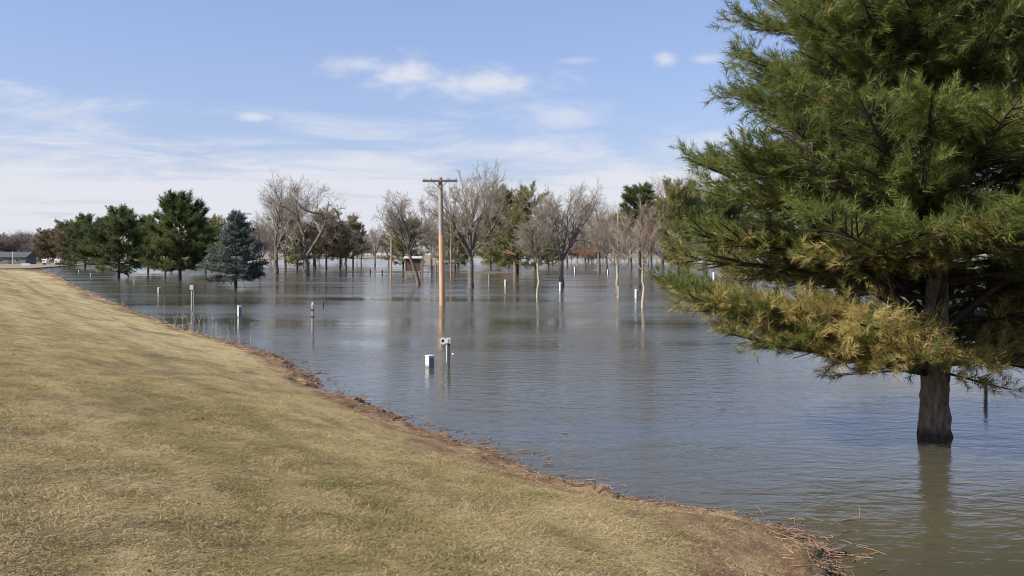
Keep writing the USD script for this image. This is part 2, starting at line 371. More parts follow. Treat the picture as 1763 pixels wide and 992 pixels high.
def levee_material():
    N = {'g': ('geometry', {}), 'at': ('attribute', dict(attribute='turf')),
         'n3': ('noise_texture', dict(scale=7.0, detail=8.0, roughness=0.82)), 'n4': ('noise_texture', dict(scale=80.0, detail=3.0, roughness=0.7)),
         'r': ('rgb_ramp', dict(ramp=[(0.30, (.25, .255, .24)), (0.5, (.60, .60, .58)), (0.70, (1.0, .98, .93))])),
         'mu': ('mix_color', dict(blend_type='multiply', fac=1.0)),
         'z': ('separate_xyz', {}), 'wet': ('map_range', dict(from_min=.01, from_max=.13, to_min=.30, to_max=1.0, clamp=True)), 'dk': ('mix_color', dict(blend_type='multiply', fac=1.0)),
         'hb': ('math', dict(math_type='multiply_add', value2=.4)),
         'b': ('bump', dict(strength=1.0, distance=0.045)), 'p': ('principled_bsdf', dict(roughness=0.9, specular_ior_level=.15))}
    L = [('g.position', 'n3.vector'), ('g.position', 'n4.vector'), ('n3.fac', 'r.fac'), ('at.color', 'mu.a'), ('r.color', 'mu.b'),
         ('g.position', 'z.vector'), ('z.z', 'wet.value'), ('mu.result', 'dk.a'), ('wet.result', 'dk.b'), ('dk.result', 'p.base_color'),
         ('n4.fac', 'hb.value1'), ('n3.fac', 'hb.value3'), ('hb.value', 'b.height'), ('b.normal', 'p.normal')]
    M['levee'] = usdkit.material(stage, '/World/Looks/levee', N, L, surface='p.BSDF')
    for nm, c in (('straw_blade', STRAW * 1.25), ('tan_blade', MID * 1.25), ('green_blade', GREEN * 1.3)):
        N2 = {'g': ('geometry', {}), 'r': ('rgb_ramp', dict(ramp=[(0.0, tuple(c * .50)), (.5, tuple(c)), (1.0, tuple(c * 1.5))])),
              'd': ('principled_bsdf', dict(roughness=0.7, specular_ior_level=.2)), 't': ('translucent_bsdf', {}), 'x': ('mix_closure', dict(fac=.3))}
        L2 = [('g.random_per_island', 'r.fac'), ('r.color', 'd.base_color'), ('r.color', 't.color'), ('d.BSDF', 'x.closure1'), ('t.BSDF', 'x.closure2')]
        M[nm] = usdkit.material(stage, '/World/Looks/' + nm, N2, L2, surface='x.closure')


levee_material()


def grid_mesh(ts, sv, fn):
    T, S = np.meshgrid(ts, sv, indexing='ij')
    v = fn(T, S).reshape(-1, 3)
    a, b = len(ts), len(sv)
    i, j = np.meshgrid(np.arange(a - 1), np.arange(b - 1), indexing='ij')
    k = (i * b + j).ravel()
    return v, np.stack([k, k + 1, k + b + 1, k + b], 1)


tt = np.concatenate([np.arange(-60, -8, 2.0), np.arange(-8, 32, .14), np.arange(32, 80, .4), np.arange(80, 300, 2.5)])
sv = np.concatenate([np.arange(-2.2, -.6, .2), np.arange(-.6, 1.4, .08), np.arange(1.4, 13, .2), np.arange(13, 45, 1.6)])
v, f = grid_mesh(tt, sv, ts_xyz)
lv = obj('levee', trimesh.Trimesh(v, np.vstack([f[:, [0, 1, 2]], f[:, [0, 2, 3]]]), process=False), M['levee'], smooth=True, kind='structure')
T_, S_ = np.meshgrid(tt, sv, indexing='ij')
UsdGeom.PrimvarsAPI(lv).CreatePrimvar('turf', Sdf.ValueTypeNames.Color3fArray, 'vertex').Set(Vt.Vec3fArray.FromNumpy(turf_colour(T_, S_).reshape(-1, 3).astype(np.float32)))

# water: one level sheet
wv = np.array([[-4000, -200, 0], [4000, -200, 0], [4000, 6000, 0], [-4000, 6000, 0]], float)
obj('water', (wv, np.array([[0, 1, 2], [0, 2, 3]])), M['water'], kind='structure')


def land(name, outline, z, mat):
    from shapely.geometry import Polygon
    m = trimesh.creation.extrude_polygon(Polygon(outline), .8, engine='earcut')
    m.apply_translation([0, 0, z - .8])
    return obj(name, m, M[mat], kind='structure')


land('field', [(-126, 252), (-150, 330), (-170, 430), (-215, 620), (-120, 1000), (3500, 1000), (3500, 4500), (-3500, 4500), (-3500, 150), (-230, 150), (-150, 215)], .35, 'far_field')


# ------------------------------------------------------------------ growing trees
def norm(v):
    return v / (np.linalg.norm(v, axis=-1, keepdims=True) + 1e-12)


def grow_bare(rng, H, R, trunk_h, r0, lean=(0, 0), levels=5, fork=5, minr=.012, spread=1.0, wig=.10, upright=.5):
    """A leafless tree: [(level, points, radii)]. Limbs fan out of the trunk's top; twigs fill the crown."""
    out = []

    def limb(p, d, length, r, level):
        n = 6 if level <= 1 else 5 if level == 2 else 4 if level == 3 else 3
        pts, q, dd = [p], p.copy(), d.copy()
        for i in range(n - 1):
            dd = norm(dd + rng.normal(0, wig * (1 + .3 * level), 3) + np.array([0, 0, .10 * upright * (1 if level < 3 else .6)]))
            q = q + dd * length / (n - 1)
            pts.append(q.copy())
        pts = np.array(pts)
        rad = np.maximum(np.linspace(r, r * (.42 if level < levels else .5), n), minr * (.8 if level >= levels else 1))
        out.append((level, pts, rad))
        if level >= levels:
            return
        k = {1: 7, 2: 6, 3: 5, 4: 3}.get(level, 3) + (levels == 4) + 4 * (levels == 3)
        for c in range(k):
            u = .25 + .75 * (c + rng.uniform(.2, .9)) / k
            x = u * (n - 1); i = min(int(x), n - 2)
            pos = pts[i] + (pts[i + 1] - pts[i]) * (x - i)
            t = norm(pts[i + 1] - pts[i])
            side = norm(np.cross(t, rng.normal(0, 1, 3)))
            a = math.radians(rng.uniform(22, 52))
            limb(pos, norm(t * math.cos(a) + side * math.sin(a)), length * rng.uniform(.42, .68) * (1.12 - .35 * u), r * (1 - .55 * u) * .58, level + 1)
        limb(pts[-1], norm(dd + rng.normal(0, .15, 3)), length * .5, rad[-1] * .9, level + 1)

    top = np.array([lean[0], lean[1], trunk_h])
    n = 7
    u = np.linspace(0, 1, n)
    tp = np.outer(u, top) + rng.normal(0, .03 * trunk_h * .5, (n, 3)) * np.array([1, 1, 0]) * np.sin(np.pi * u)[:, None]
    tp[0, 2] = -.6
    tr = r0 * (1.0 - .28 * u) * (1 + .25 * np.exp(-u * 9))
    out.append((0, tp, tr))
    az0 = rng.uniform(0, 6.28)
    for k in range(fork):
        a = az0 + k * 2 * math.pi / fork + rng.normal(0, .25)
        tilt = math.radians(rng.uniform(12, 42) * spread) if k else math.radians(6)
        d = np.array([math.cos(a) * math.sin(tilt), math.sin(a) * math.sin(tilt), math.cos(tilt)])
        start = tp[-1] - np.array([0, 0, rng.uniform(0, .12) * trunk_h]) * (k > 0)
        limb(start, d, (H - trunk_h) * rng.uniform(.55, .66), r0 * rng.uniform(.42, .6), 1)
    # fit the crown to its height and width
    allp = np.vstack([p for l, p, r in out if l > 0])
    zmax = np.percentile(allp[:, 2], 99.0); c = allp[:, :2].mean(0)
    rr = np.percentile(np.linalg.norm(allp[:, :2] - c, axis=1), 76)
    fz, fr = (H - trunk_h) / (zmax - trunk_h), R / rr
    for l, p, r in out:
        up = p[:, 2] > trunk_h
        g = np.where(up, 1.0, np.clip(p[:, 2] / trunk_h, 0, 1))
        if l:
            p[:, 2] = np.where(up, trunk_h + (p[:, 2] - trunk_h) * fz, p[:, 2])
            p[:, :2] = top[:2] + (p[:, :2] - top[:2]) * fr
    return out


def bare_tree(px, base, top, half, label, seed, trunk=.22, r0=None, lean_px=0, mats=('grey_bark', 'grey_bark', 'brown_twig'), name='bare_tree', levels=5, group=None, cat='tree', **kw):
    rng = np.random.default_rng(seed)
    P = W(px, base); s = P[1] / FPX
    H = (base - top) * s; R = half * s
    sk = grow_bare(rng, H, R, H * trunk, r0 or H * .026, lean=(lean_px * s, 0), levels=levels, **kw)
    t = thing(name, label, cat, P, group=group)
    obj('trunk', tubes([(p, r) for l, p, r in sk if l == 0], 9), M[mats[0]], t, smooth=True)
    obj('limbs', tubes([(p, r) for l, p, r in sk if l in (1, 2)], 6), M[mats[1]], t, smooth=True)
    obj('twigs', tubes([(p, r) for l, p, r in sk if l > 2], 3), M[mats[2]], t)
    SIZE[str(t.GetPath())] = (H, R)
    return t, sk, P


def brush_proto(rng, n, length=.45, width=.018, forward=.75, flat=1.0):
    """A shoot along +x of unit length with n needles, each one thin triangle."""
    u = rng.uniform(0, .92, n) ** .9
    a = rng.uniform(0, 2 * np.pi, n)
    rad = np.stack([np.zeros(n), np.cos(a), np.sin(a) * flat], 1)
    d = norm(rad * rng.uniform(.45, 1.0, (n, 1)) + np.array([forward, 0, 0]))
    p = np.stack([u, np.zeros(n), np.zeros(n)], 1)
    tip = p + d * length * rng.uniform(.7, 1.1, (n, 1))
    w = norm(np.cross(d, rng.normal(0, 1, (n, 3)))) * width
    return np.stack([p - w, p + w, tip], 1)          # n x 3 x 3


def frames(d, rng):
    d = norm(d)
    a = norm(np.cross(d, rng.normal(0, 1, d.shape)))
    b = np.cross(d, a)
    return np.stack([d, a, b], 2)                     # columns: local axes


def brushes(protos, pos, dirs, scale, rng):
    """All shoots as one (vertices, faces)."""
    Rm = frames(dirs, rng); out = []
    which = rng.integers(0, len(protos), len(pos))
    for k, pr in enumerate(protos):
        i = np.where(which == k)[0]
        q = np.einsum('bij,nkj->bnki', Rm[i] * scale[i][:, None, None], pr) + pos[i][:, None, None, :]
        out.append(q.reshape(-1, 3))
    v = np.vstack(out)
    return v, np.arange(len(v)).reshape(-1, 3)


def pine_skeleton(rng, H, zb, R, profile, step, nl, el_low=0., el_top=50., droop=.0, sidef=.34, tip_up=.35, side_lines=False, lmin=.62, lmax=1.12):
    """Whorls of limbs round a leader. Returns limb polylines and the (position, direction, u) of shoots."""
    lines, pos, dirs = [], [], []
    z = zb
    while z < H * .975:
        u = (z - zb) / (H - zb)
        for k in range(nl):
            a = rng.uniform(0, 2 * np.pi) if k == 0 else a + 2 * np.pi / nl + rng.normal(0, .3)
            L = R * profile(u) * rng.uniform(lmin, lmax)
            if L < .15:
                continue
            e = math.radians(el_low + (el_top - el_low) * u ** 1.2 + rng.normal(0, 5))
            add_limb(rng, lines, pos, dirs, np.array([0, 0, z + rng.normal(0, step * .25)]), a, e, L, max(.012 * L + .008, .02), droop, sidef, tip_up, step, side_lines=side_lines)
        z += step * rng.uniform(.8, 1.2) * (1 - .45 * u)
    n = 10
    uu = np.linspace(0, 1, n)
    pos.append(np.array([[0, 0, H * .99], [0, 0, H * .96]])); dirs.append(np.array([[0, 0, 1.], [.1, .1, 1]]))
    return lines, np.vstack(pos), np.vstack(dirs)


def add_limb(rng, lines, pos, dirs, p0, a, e, L, r, droop, sidef, tip_up, gap, inner=.30, side_lines=True):
    n = 7
    uu = np.linspace(0, 1, n)
    yaw = a + np.cumsum(rng.normal(0, .06, n))
    pitch = e - droop * uu + tip_up * uu ** 3
    stepv = np.stack([np.cos(yaw) * np.cos(pitch), np.sin(yaw) * np.cos(pitch), np.sin(pitch)], 1) * L / (n - 1)
    P = p0 + np.vstack([np.zeros(3), np.cumsum(stepv[:-1], 0)])
    lines.append((P, r * (1 - .8 * uu) + .006))
    m = max(3, int(L / gap * 5))
    for k in range(m):
        u = inner + (1 - inner) * (k + rng.uniform(0, 1)) / m
        x = u * (n - 1); i = min(int(x), n - 2)
        q = P[i] + (P[i + 1] - P[i]) * (x - i)
        t = norm(P[i + 1] - P[i])
        side = np.array([-t[1], t[0], 0]) * rng.choice([-1, 1])
        sd = norm(t * .75 + side * rng.uniform(.4, 1.1) + np.array([0, 0, rng.normal(.12, .22)]))
        l2 = L * sidef * (1.15 - .75 * u) * rng.uniform(.6, 1.2)
        mm = max(2, int(l2 / (gap * .26)))
        w = (np.arange(mm) + rng.uniform(0, 1, mm)) / mm
        pos.append(q + sd * l2 * w[:, None] + rng.normal(0, gap * .07, (mm, 3)))
        dirs.append(norm(sd + rng.normal(0, .42, (mm, 3)) + np.array([0, 0, .28])))
        if l2 > max(gap * .5, .75) and side_lines:
            lines.append((np.array([q, q + sd * l2 * .5, q + sd * l2]), np.array([r * .28, r * .2, .005]) + .003))
    pos.append(P[-1:] + 0); dirs.append(norm(P[-1:] - P[-2:-1]))


def far_pine(px, base, top, half, label, seed, zb=.22, mat='far_pine_needles', bark='dark_bark', shape='pine', nb=2600, name='pine_tree', group=None, el=(6, 55), size=None, r0=None):
    rng = np.random.default_rng(seed)
    P = W(px, base); s = P[1] / FPX
    H, R = (base - top) * s, half * s
    b = size or max(.55, H * .072)
    if shape == 'spruce':
        prof = lambda u: (1 - u) ** .9 * (.80 + .20 * min(1, u / .10)) + .02
        lines, pos, dirs = pine_skeleton(rng, H, H * zb, R * 1.08, prof, b * 1.35, 10, 2, 40, .20, .24, .45, lmin=.74, lmax=1.12)
        protos = [brush_proto(rng, 28, .40, .05, .8) for _ in range(5)]
    elif shape == 'round':
        prof = lambda u: math.sqrt(max(0, 1 - (1.65 * u - .75) ** 2)) * .95 + .05
        lines, pos, dirs = pine_skeleton(rng, H, H * zb, R, prof, b * 1.0, 6, el[0], el[1], .1, .34, .4, lmin=.5, lmax=1.2)
        protos = [brush_proto(rng, 34, .62, .034, .7) for _ in range(5)]
    else:
        prof = lambda u: (.74 + .26 * min(1, u / .15)) * (1 - max(0, u - .25) ** 1.5 / .70) ** .8 + .05
        lines, pos, dirs = pine_skeleton(rng, H, H * zb, R, prof, b * 1.15, 6, el[0], el[1], .12, .33, .5, lmin=.50, lmax=1.22)
        protos = [brush_proto(rng, 34, .66, .032, .75) for _ in range(5)]
    if len(pos) > nb:
        i = rng.choice(len(pos), nb, replace=False); pos, dirs = pos[i], dirs[i]
    t = thing(name, label, 'tree', P, group=group)
    rt = r0 or H * .022
    n = 8; uu = np.linspace(0, 1, n)
    tp = np.stack([rng.normal(0, .03, n), rng.normal(0, .03, n), uu * H * .97], 1); tp[0] = [0, 0, -.6]
    obj('trunk', tubes([(tp, rt * (1 - .93 * uu))], 9), M[bark], t, smooth=True)
    obj('branches', tubes(lines, 4), M[bark], t)
    obj('crown', brushes(protos, pos, dirs, rng.uniform(.75, 1.25, len(pos)) * b, rng), M[mat], t)
    SIZE[str(t.GetPath())] = (H, R)
    return t


def leaf_cloud(parent, sk, mat, n, size, seed, name='leaves', levels=(4, 5)):
    """Dry leaves that still hang on the twigs."""
    rng = np.random.default_rng(seed)
    tips = np.vstack([p[1:] for l, p, r in sk if l in levels])
    p = tips[rng.integers(0, len(tips), n)] + rng.normal(0, size * .8, (n, 3))
    d = norm(rng.normal(0, 1, (n, 3))); w = norm(np.cross(d, rng.normal(0, 1, (n, 3))))
    l = size * rng.uniform(.6, 1.3, (n, 1))
    q = np.stack([p - d * l, p + w * l * .45, p + d * l, p - w * l * .45], 1).reshape(-1, 3)
    k = np.arange(n)[:, None] * 4
    return obj(name, (q, np.vstack([k + [0, 1, 2], k + [0, 2, 3]])), M[mat], parent)


# ------------------------------------------------------------------ the near pine
NEEDLE_SHOOTS = 39000


def big_pine():
    rng = np.random.default_rng(11)
    P = W(1022, 436)
    t = thing('pine_tree', 'large near pine with yellowing lower boughs standing in the flood water close to the bank', 'tree', P)
    H = 14.5
    n = 14; uu = np.linspace(0, 1, n)
    tp = np.stack([.06 * np.sin(uu * 9), .05 * np.cos(uu * 7), uu * H * .97], 1); tp[0, 2] = -.8
    rr = np.where(uu < .16, .30 - .25 * uu, .26 * (1 - uu) ** .8) + .02
    # rough plated bark on the trunk
    v, f = tubes([(np.stack([np.interp(np.linspace(0, 1, 160), uu, tp[:, k]) for k in range(3)], 1), np.interp(np.linspace(0, 1, 160), uu, rr))], 36)
    ctr = np.stack([np.interp(v[:, 2], tp[:, 2], tp[:, 0]), np.interp(v[:, 2], tp[:, 2], tp[:, 1])], 1)
    ridg = np.abs(meshkit.fbm(v * [9, 9, 2.2], 3, 4) - .5) * 2
    k = (1 + .34 * (ridg - .35)) * (1 + .22 * np.exp(-np.maximum(v[:, 2], 0) * 3.2))
    v[:, :2] = ctr + (v[:, :2] - ctr) * k[:, None]
    obj('trunk', (v, f), M['pine_bark'], t, smooth=True)
    lines, pos, dirs = [], [], []
    # low boughs: (azimuth in degrees, height at the trunk, length, rise in degrees, sag)
    low = [(186, 1.45, 5.9, 15, -.02), (203, 1.35, 5.2, 11, .02), (194, 1.6, 5.6, 13, .0), (172, 1.75, 5.5, 13, .02), (238, 1.75, 3.4, 6, .1), (262, 1.8, 2.3, 2, .12),
           (300, 1.45, 1.7, -6, .10), (330, 1.75, 3.3, 6, .05), (352, 1.9, 4.7, 8, .05), (12, 2.0, 5.0, 10, .05), (40, 2.0, 4.4, 10, .05), (75, 2.0, 4.2, 10, .05), (110, 1.9, 4.4, 10, .05), (145, 1.9, 4.9, 12, .04),
           (181, 1.9, 5.9, 13, .02), (190, 2.25, 4.9, 8, .03), (225, 2.1, 4.2, 9, .08)]
    for a, z, L, e, sag in low:
        add_limb(rng, lines, pos, dirs, np.array([0, 0, z]), math.radians(a), math.radians(e), L, .045 * L / 5 + .010, sag, .26, .10, .36, .10)
    for a, z, L, e, sag in [(185, 6.9, 4.5, 17, .08), (174, 7.9, 4.4, 19, .08), (195, 8.8, 4.3, 20, .1), (182, 9.6, 4.1, 22, .1), (203, 6.2, 4.4, 15, .1), (164, 6.5, 4.4, 15, .1), (190, 10.4, 3.8, 26, .1), (212, 7.6, 4.2, 17, .1), (228, 9.2, 3.8, 20, .1), (240, 6.0, 4.2, 12, .1), (262, 7.2, 4.0, 14, .1), (290, 6.2, 4.2, 12, .1),
                            (178, 4.5, 4.9, 10, .06), (188, 4.9, 4.8, 12, .08), (171, 5.2, 4.6, 12, .08), (198, 5.0, 4.6, 14, .1), (230, 3.9, 4.6, 8, .1), (255, 4.0, 4.0, 6, .1),
                            (285, 4.0, 3.8, 6, .1), (335, 3.5, 4.9, 6, .12), (352, 2.5, 5.6, 5, .10), (8, 3.0, 5.6, 8, .1), (25, 2.7, 5.2, 8, .1), (345, 3.3, 5.2, 10, .1), 
                            (344, 2.0, 5.4, 0, .14), (358, 1.6, 5.3, 2, .12), (60, 3.0, 4.8, 8, .1), (100, 3.0, 4.8, 8, .1), (140, 3.0, 4.8, 8, .1)]:
        add_limb(rng, lines, pos, dirs, np.array([0, 0, z]), math.radians(a), math.radians(e), L, .042 * L / 5 + .010, sag, .30, .14, .34, .16)
    nlow = sum(len(p) for p in pos)
    # rising stems out of the fork
    stems = []
    for a, e, L, r in [(168, 33, 4.3, .10), (196, 40, 4.6, .11), (14, 34, 4.4, .12), (345, 44, 4.6, .10), (80, 48, 4.5, .10), (262, 52, 4.2, .08), (130, 50, 4.3, .09), (30, 52, 4.6, .10)]:
        a, e = math.radians(a), math.radians(e)
        add_limb(rng, lines, pos, dirs, np.array([0, 0, 2.25 + rng.uniform(-.1, .25)]), a, e, L, r, .25, .30, .5, .42, .62)
    prof = lambda u: (1.0 if u < .10 else .80 if u < .62 else .80 * (1 - ((u - .62) / .39) ** 1.6)) + .03
    l2, p2, d2 = pine_skeleton(rng, H, 3.5, 5.2, prof, .40, 9, 6, 44, .08, .30, .4, side_lines=True, lmin=.60, lmax=1.10)
    lines += l2; pos.append(p2); dirs.append(d2)
    pos, dirs = np.vstack(pos), np.vstack(dirs)
    print('pine shoots', nlow, len(pos))
    if len(pos) > NEEDLE_SHOOTS:
        nk = int(NEEDLE_SHOOTS * .40)
        keep = np.concatenate([rng.choice(nlow, nk, replace=False), nlow + rng.choice(len(pos) - nlow, NEEDLE_SHOOTS - nk, replace=False)])
        pos, dirs = pos[keep], dirs[keep]
    for _ in range(170):       # dead inner twigs
        a, z = rng.uniform(0, 6.28), rng.uniform(2.2, 6.5); r0_ = rng.uniform(.3, 1.8)
        q = np.array([math.cos(a) * r0_, math.sin(a) * r0_, z]); d = norm(np.array([math.cos(a + rng.normal(0, .6)), math.sin(a + rng.normal(0, .6)), rng.normal(0, .4)])) * rng.uniform(.4, 1.1)
        lines.append((np.array([q, q + d * .5 + rng.normal(0, .05, 3), q + d]), np.array([.012, .009, .004])))
    obj('branches', tubes(lines, 4), M['pine_branch_bark'], t, smooth=True)
    protos = [brush_proto(rng, 34, .50, .0155, .78) for _ in range(5)]
    sc = rng.uniform(.28, .50, len(pos))
    rad = np.linalg.norm(pos[:, :2], axis=1)
    patch = smooth(.31, .47, meshkit.fbm(pos * .9, 3, 8))
    py_ = np.where(pos[:, 2] < 3.4, .68, np.where(pos[:, 2] < 4.4, .30, .01)) * np.where(rad > 1.2, 1, .5)
    yel = rng.uniform(0, 1, len(pos)) < np.clip(py_ * (patch * 1.25 + .08), 0, 1)
    obj('green_foliage', brushes(protos, pos[~yel], dirs[~yel], sc[~yel], rng), M['pine_needles'], t)
    obj('yellow_foliage', brushes(protos, pos[yel], dirs[yel], sc[yel], rng), M['yellow_needles'], t, label='yellowed and browning needles of the lower boughs')


big_pine()

def copy_tree(src, px, base, top, half, label, rot=0.0, group=None):
    """Another tree of the same kind: refers to the first one's parts, at its own place, height and width."""
    sH, sR = SIZE[str(src.GetPath())]
    P = W(px, base); s_ = P[1] / FPX
    x = UsdGeom.Xform.Define(stage, numbered('/World/' + re.sub(r'_\d+$', '', src.GetName())))
    x.GetPrim().GetReferences().AddInternalReference(src.GetPath())
    x.ClearXformOpOrder()
    x.AddTranslateOp().Set(Gf.Vec3d(*map(float, P)))
    x.AddRotateZOp().Set(float(rot))
    k = half * s_ / sR
    x.AddScaleOp().Set(Gf.Vec3f(k, k, (base - top) * s_ / sH))
    p = tag(x.GetPrim(), label, 'tree', group)
    p.SetInstanceable(True)
    return p


SIZE = {}
# ------------------------------------------------------------------ conifers further off (pixel of the trunk at the waterline, top, half width)
pineA = far_pine(197, 264, 178, 37, 'tallest round-topped dark green pine left of the blue spruce', 21, zb=.15, nb=2600)
far_pine(258, 272, 191, 35, 'blue-grey conical spruce standing alone in the flood water', 22, zb=.12, mat='spruce_needles', shape='spruce', nb=3800, name='spruce_tree', size=.52)
pineB = far_pine(130, 262, 194, 38, 'broad dark green pine second largest of the left row', 23, zb=.15, nb=2200)
pineC = far_pine(566, 258, 182, 40, 'olive green pine between two large bare trees', 35, zb=.14, mat='dull_pine_needles', shape='round', nb=2000)
pineD = far_pine(700, 254, 164, 24, 'pine with a ragged top showing above the pinkish bare trees', 37, zb=.45, nb=1300, el=(0, 25))
cedA = far_pine(357, 253, 197, 21, 'dark brown cedar behind the gnarled bare tree', 31, zb=.22, mat='cedar_needles', shape='round', nb=1100, name='cedar_tree')
cedB = far_pine(386, 251, 199, 15, 'small dark conifer right of the gnarled bare tree', 32, zb=.26, mat='cedar_needles', shape='pine', nb=750, name='cedar_tree')
for src, px, base, top, half, lab, rot in [
    (pineB, 93, 251, 200, 29, 'middle-sized green pine third from the left end of the conifer row', 140),
    (pineA, 162, 256, 200, 22, 'green pine half hidden between the two largest pines of the left row', 70),
    (pineC, 225, 258, 207, 24, 'dull green pine behind the tallest pine and the spruce', 200),
    (pineC, 181, 256, 214, 26, 'low pine showing olive green behind the tallest pine', 20),
    (pineB, 112, 253, 204, 24, 'green pine peeping out between the broad pine and the middle-sized one', 300),
    (cedA, 70, 247, 205, 15, 'dark reddish brown cedar at the left end of the conifer row', 60),
    (cedA, 52, 246, 213, 15, 'olive brown bushy cedar leftmost in the conifer row', 220),
    (cedB, 372, 252, 205, 15, 'dark conifer close behind the hooked limb of the gnarled tree', 110),
    (pineC, 325, 252, 214, 24, 'low olive green conifer behind the gnarled bare tree', 90),
    (pineC, 441, 252, 208, 26, 'green pine behind the leaning bare tree and the shed', 150),
    (pineC, 537, 252, 205, 22, 'low olive green pine right of the big fan-shaped bare tree', 240),
    (pineC, 600, 252, 212, 20, 'low olive green pine behind the slender young tree', 310),
    (pineD, 772, 256, 178, 24, 'dark pine behind the left edge of the near pine, left of its two neighbours', 30),
    (pineA, 791, 257, 172, 25, 'dark pine in the middle of three behind the near pine', 170),
    (pineD, 812, 255, 176, 25, 'dark pine rightmost of three behind the near pine', 250),
    (pineC, 742, 258, 178, 32, 'olive green pine left of the near pine, behind the slanting bare tree', 75),
    (pineC, 498, 253, 205, 22, 'low olive green pine behind the trunk of the big fan-shaped bare tree', 185)]:
    copy_tree(src, px, base, top, half, lab, rot)

# ------------------------------------------------------------------ bare trees
bare_tree(302, 257, 154, 24, 'tall brownish bare tree just left of the gnarled tree', 51, trunk=.24, fork=5, upright=.9, spread=.7)
bareA = bare_tree(515, 273, 143, 45, 'largest bare tree with a wide fan-shaped crown, right of the wooden utility pole', 52, trunk=.28, fork=6, r0=.34, spread=1.2)[0]
bare_tree(459, 270, 171, 31, 'bare tree with a leaning trunk in front of the shed', 53, trunk=.36, fork=5, lean_px=-12, r0=.26)
bareB = bare_tree(614, 272, 163, 33, 'medium bare tree with a rounded crown right of the olive pine', 54, trunk=.28, fork=6, r0=.33, spread=1.15)[0]
bare_tree(752, 254, 148, 45, 'wide bare tree with a slanting trunk beside the near pine', 55, trunk=.26, fork=6, lean_px=-8, r0=.42, mats=('grey_bark', 'brown_twig', 'pink_twig'))
for px, base, top, half, lab, seed, tr, mts in [
    (588, 284, 196, 19, 'slender young tree with a straight pale trunk and tan dry crown', 61, .42, ('pale_bark', 'brown_twig', 'brown_twig')),
    (675, 283, 190, 23, 'young tree with a forked pale trunk and olive brown crown', 62, .38, ('pale_bark', 'brown_twig', 'brown_twig')),
    (703, 295, 182, 21, 'slender young tree with a pale trunk and pinkish bare crown nearest the near pine', 63, .40, ('pale_bark', 'pink_twig', 'pink_twig'))]:
    t, sk, P = bare_tree(px, base, top, half, lab, seed, trunk=tr, fork=5, r0=.11 if px != 675 else .15, mats=mts, name='young_tree', levels=4, minr=.009)
    if px != 703:
        leaf_cloud(t, sk, 'tan_leaves', 2200, .055, seed, levels=(3, 4))
farA = bare_tree(655, 254, 178, 17, 'narrow far bare tree right of the medium rounded bare tree', 73, trunk=.26, fork=4, levels=4, spread=.7, minr=.02)[0]
farB = bare_tree(410, 249, 206, 14, 'small far bare tree in the open water gap left of the dark-topped pole', 71, trunk=.26, fork=5, levels=4, minr=.022)[0]
farC = bare_tree(545, 252, 190, 22, 'far bare tree behind the right side of the big fan-shaped crown', 77, trunk=.24, fork=5, levels=4, minr=.02)[0]
farD = bare_tree(725, 252, 176, 24, 'far bare tree left of the slanting trunk', 79, trunk=.24, fork=5, levels=4, minr=.02, mats=('grey_bark', 'brown_twig', 'pink_twig'))[0]
for src, px, base, top, half, lab, rot in [
    (farB, 395, 250, 214, 10, 'small far bare tree beside the small dark conifer', 80),
    (farC, 640, 251, 194, 17, 'low far bare tree behind the medium rounded bare tree', 120),
    (farA, 378, 252, 206, 14, 'far bare tree right of the gnarled tree, before the dark conifers', 200),
    (farC, 472, 250, 194, 21, 'far bare tree behind the wooden utility pole', 40),
    (farD, 690, 252, 188, 23, 'far bare tree behind the pinkish young tree', 90),
    (farC, 240, 254, 206, 18, 'far bare tree behind the spruce', 260),
    (farA, 284, 255, 196, 15, 'thin far bare tree between the spruce and the tall brownish tree', 30),
    (farC, 312, 253, 178, 22, 'far bare tree filling the gap between the tall brownish tree and the gnarled tree', 310),
    (farC, 344, 252, 190, 24, 'far brown bare tree behind the right limbs of the gnarled tree', 150),
    (farD, 500, 251, 196, 22, 'far pinkish bare tree behind the left side of the big fan-shaped crown', 170),
    (farC, 585, 251, 192, 20, 'far bare tree behind the olive pine and the slender young tree', 15),
    (farD, 620, 250, 198, 18, 'far pinkish bare tree behind the trunk of the medium rounded tree', 210),
    (farD, 663, 251, 186, 20, 'far pinkish bare tree left of the olive brown young tree', 290),
    (farC, 712, 251, 180, 22, 'far bare tree right of the ragged-topped pine', 225),
    (farD, 742, 250, 172, 24, 'far pinkish bare tree behind the slanting trunk', 330),
    (farB, 425, 248, 214, 12, 'small far bare tree behind the dark-topped utility pole', 190),
    (farC, 770, 253, 162, 30, 'far bare tree behind the upper left boughs of the near pine', 280),
    (farC, 850, 256, 165, 36, 'far bare tree seen under the left boughs of the near pine', 100),
    (farD, 940, 258, 160, 36, 'far bare tree behind the trunk fork of the near pine', 250),
    (farC, 1090, 256, 168, 34, 'far bare tree behind the right limb of the near pine', 350)]:
    copy_tree(src, px, base, top, half, lab, rot)
for px, base, top, half, lab, seed in [(641, 252, 228, 13, 'low oak with rust-orange dry leaves behind the medium bare tree', 91),
                                       (735, 254, 230, 15, 'low oak with rust-orange dry leaves under the slanting bare tree', 92),
                                       (556, 254, 234, 12, 'low shrub with rusty dry leaves under the olive pine', 93)]:
    t, sk, P = bare_tree(px, base, top, half, lab, seed, trunk=.25, fork=5, mats=('grey_bark', 'brown_twig', 'brown_twig'), name='oak_tree', levels=4)
    leaf_cloud(t, sk, 'rust_leaves', 2600, .20, seed, levels=(3, 4))

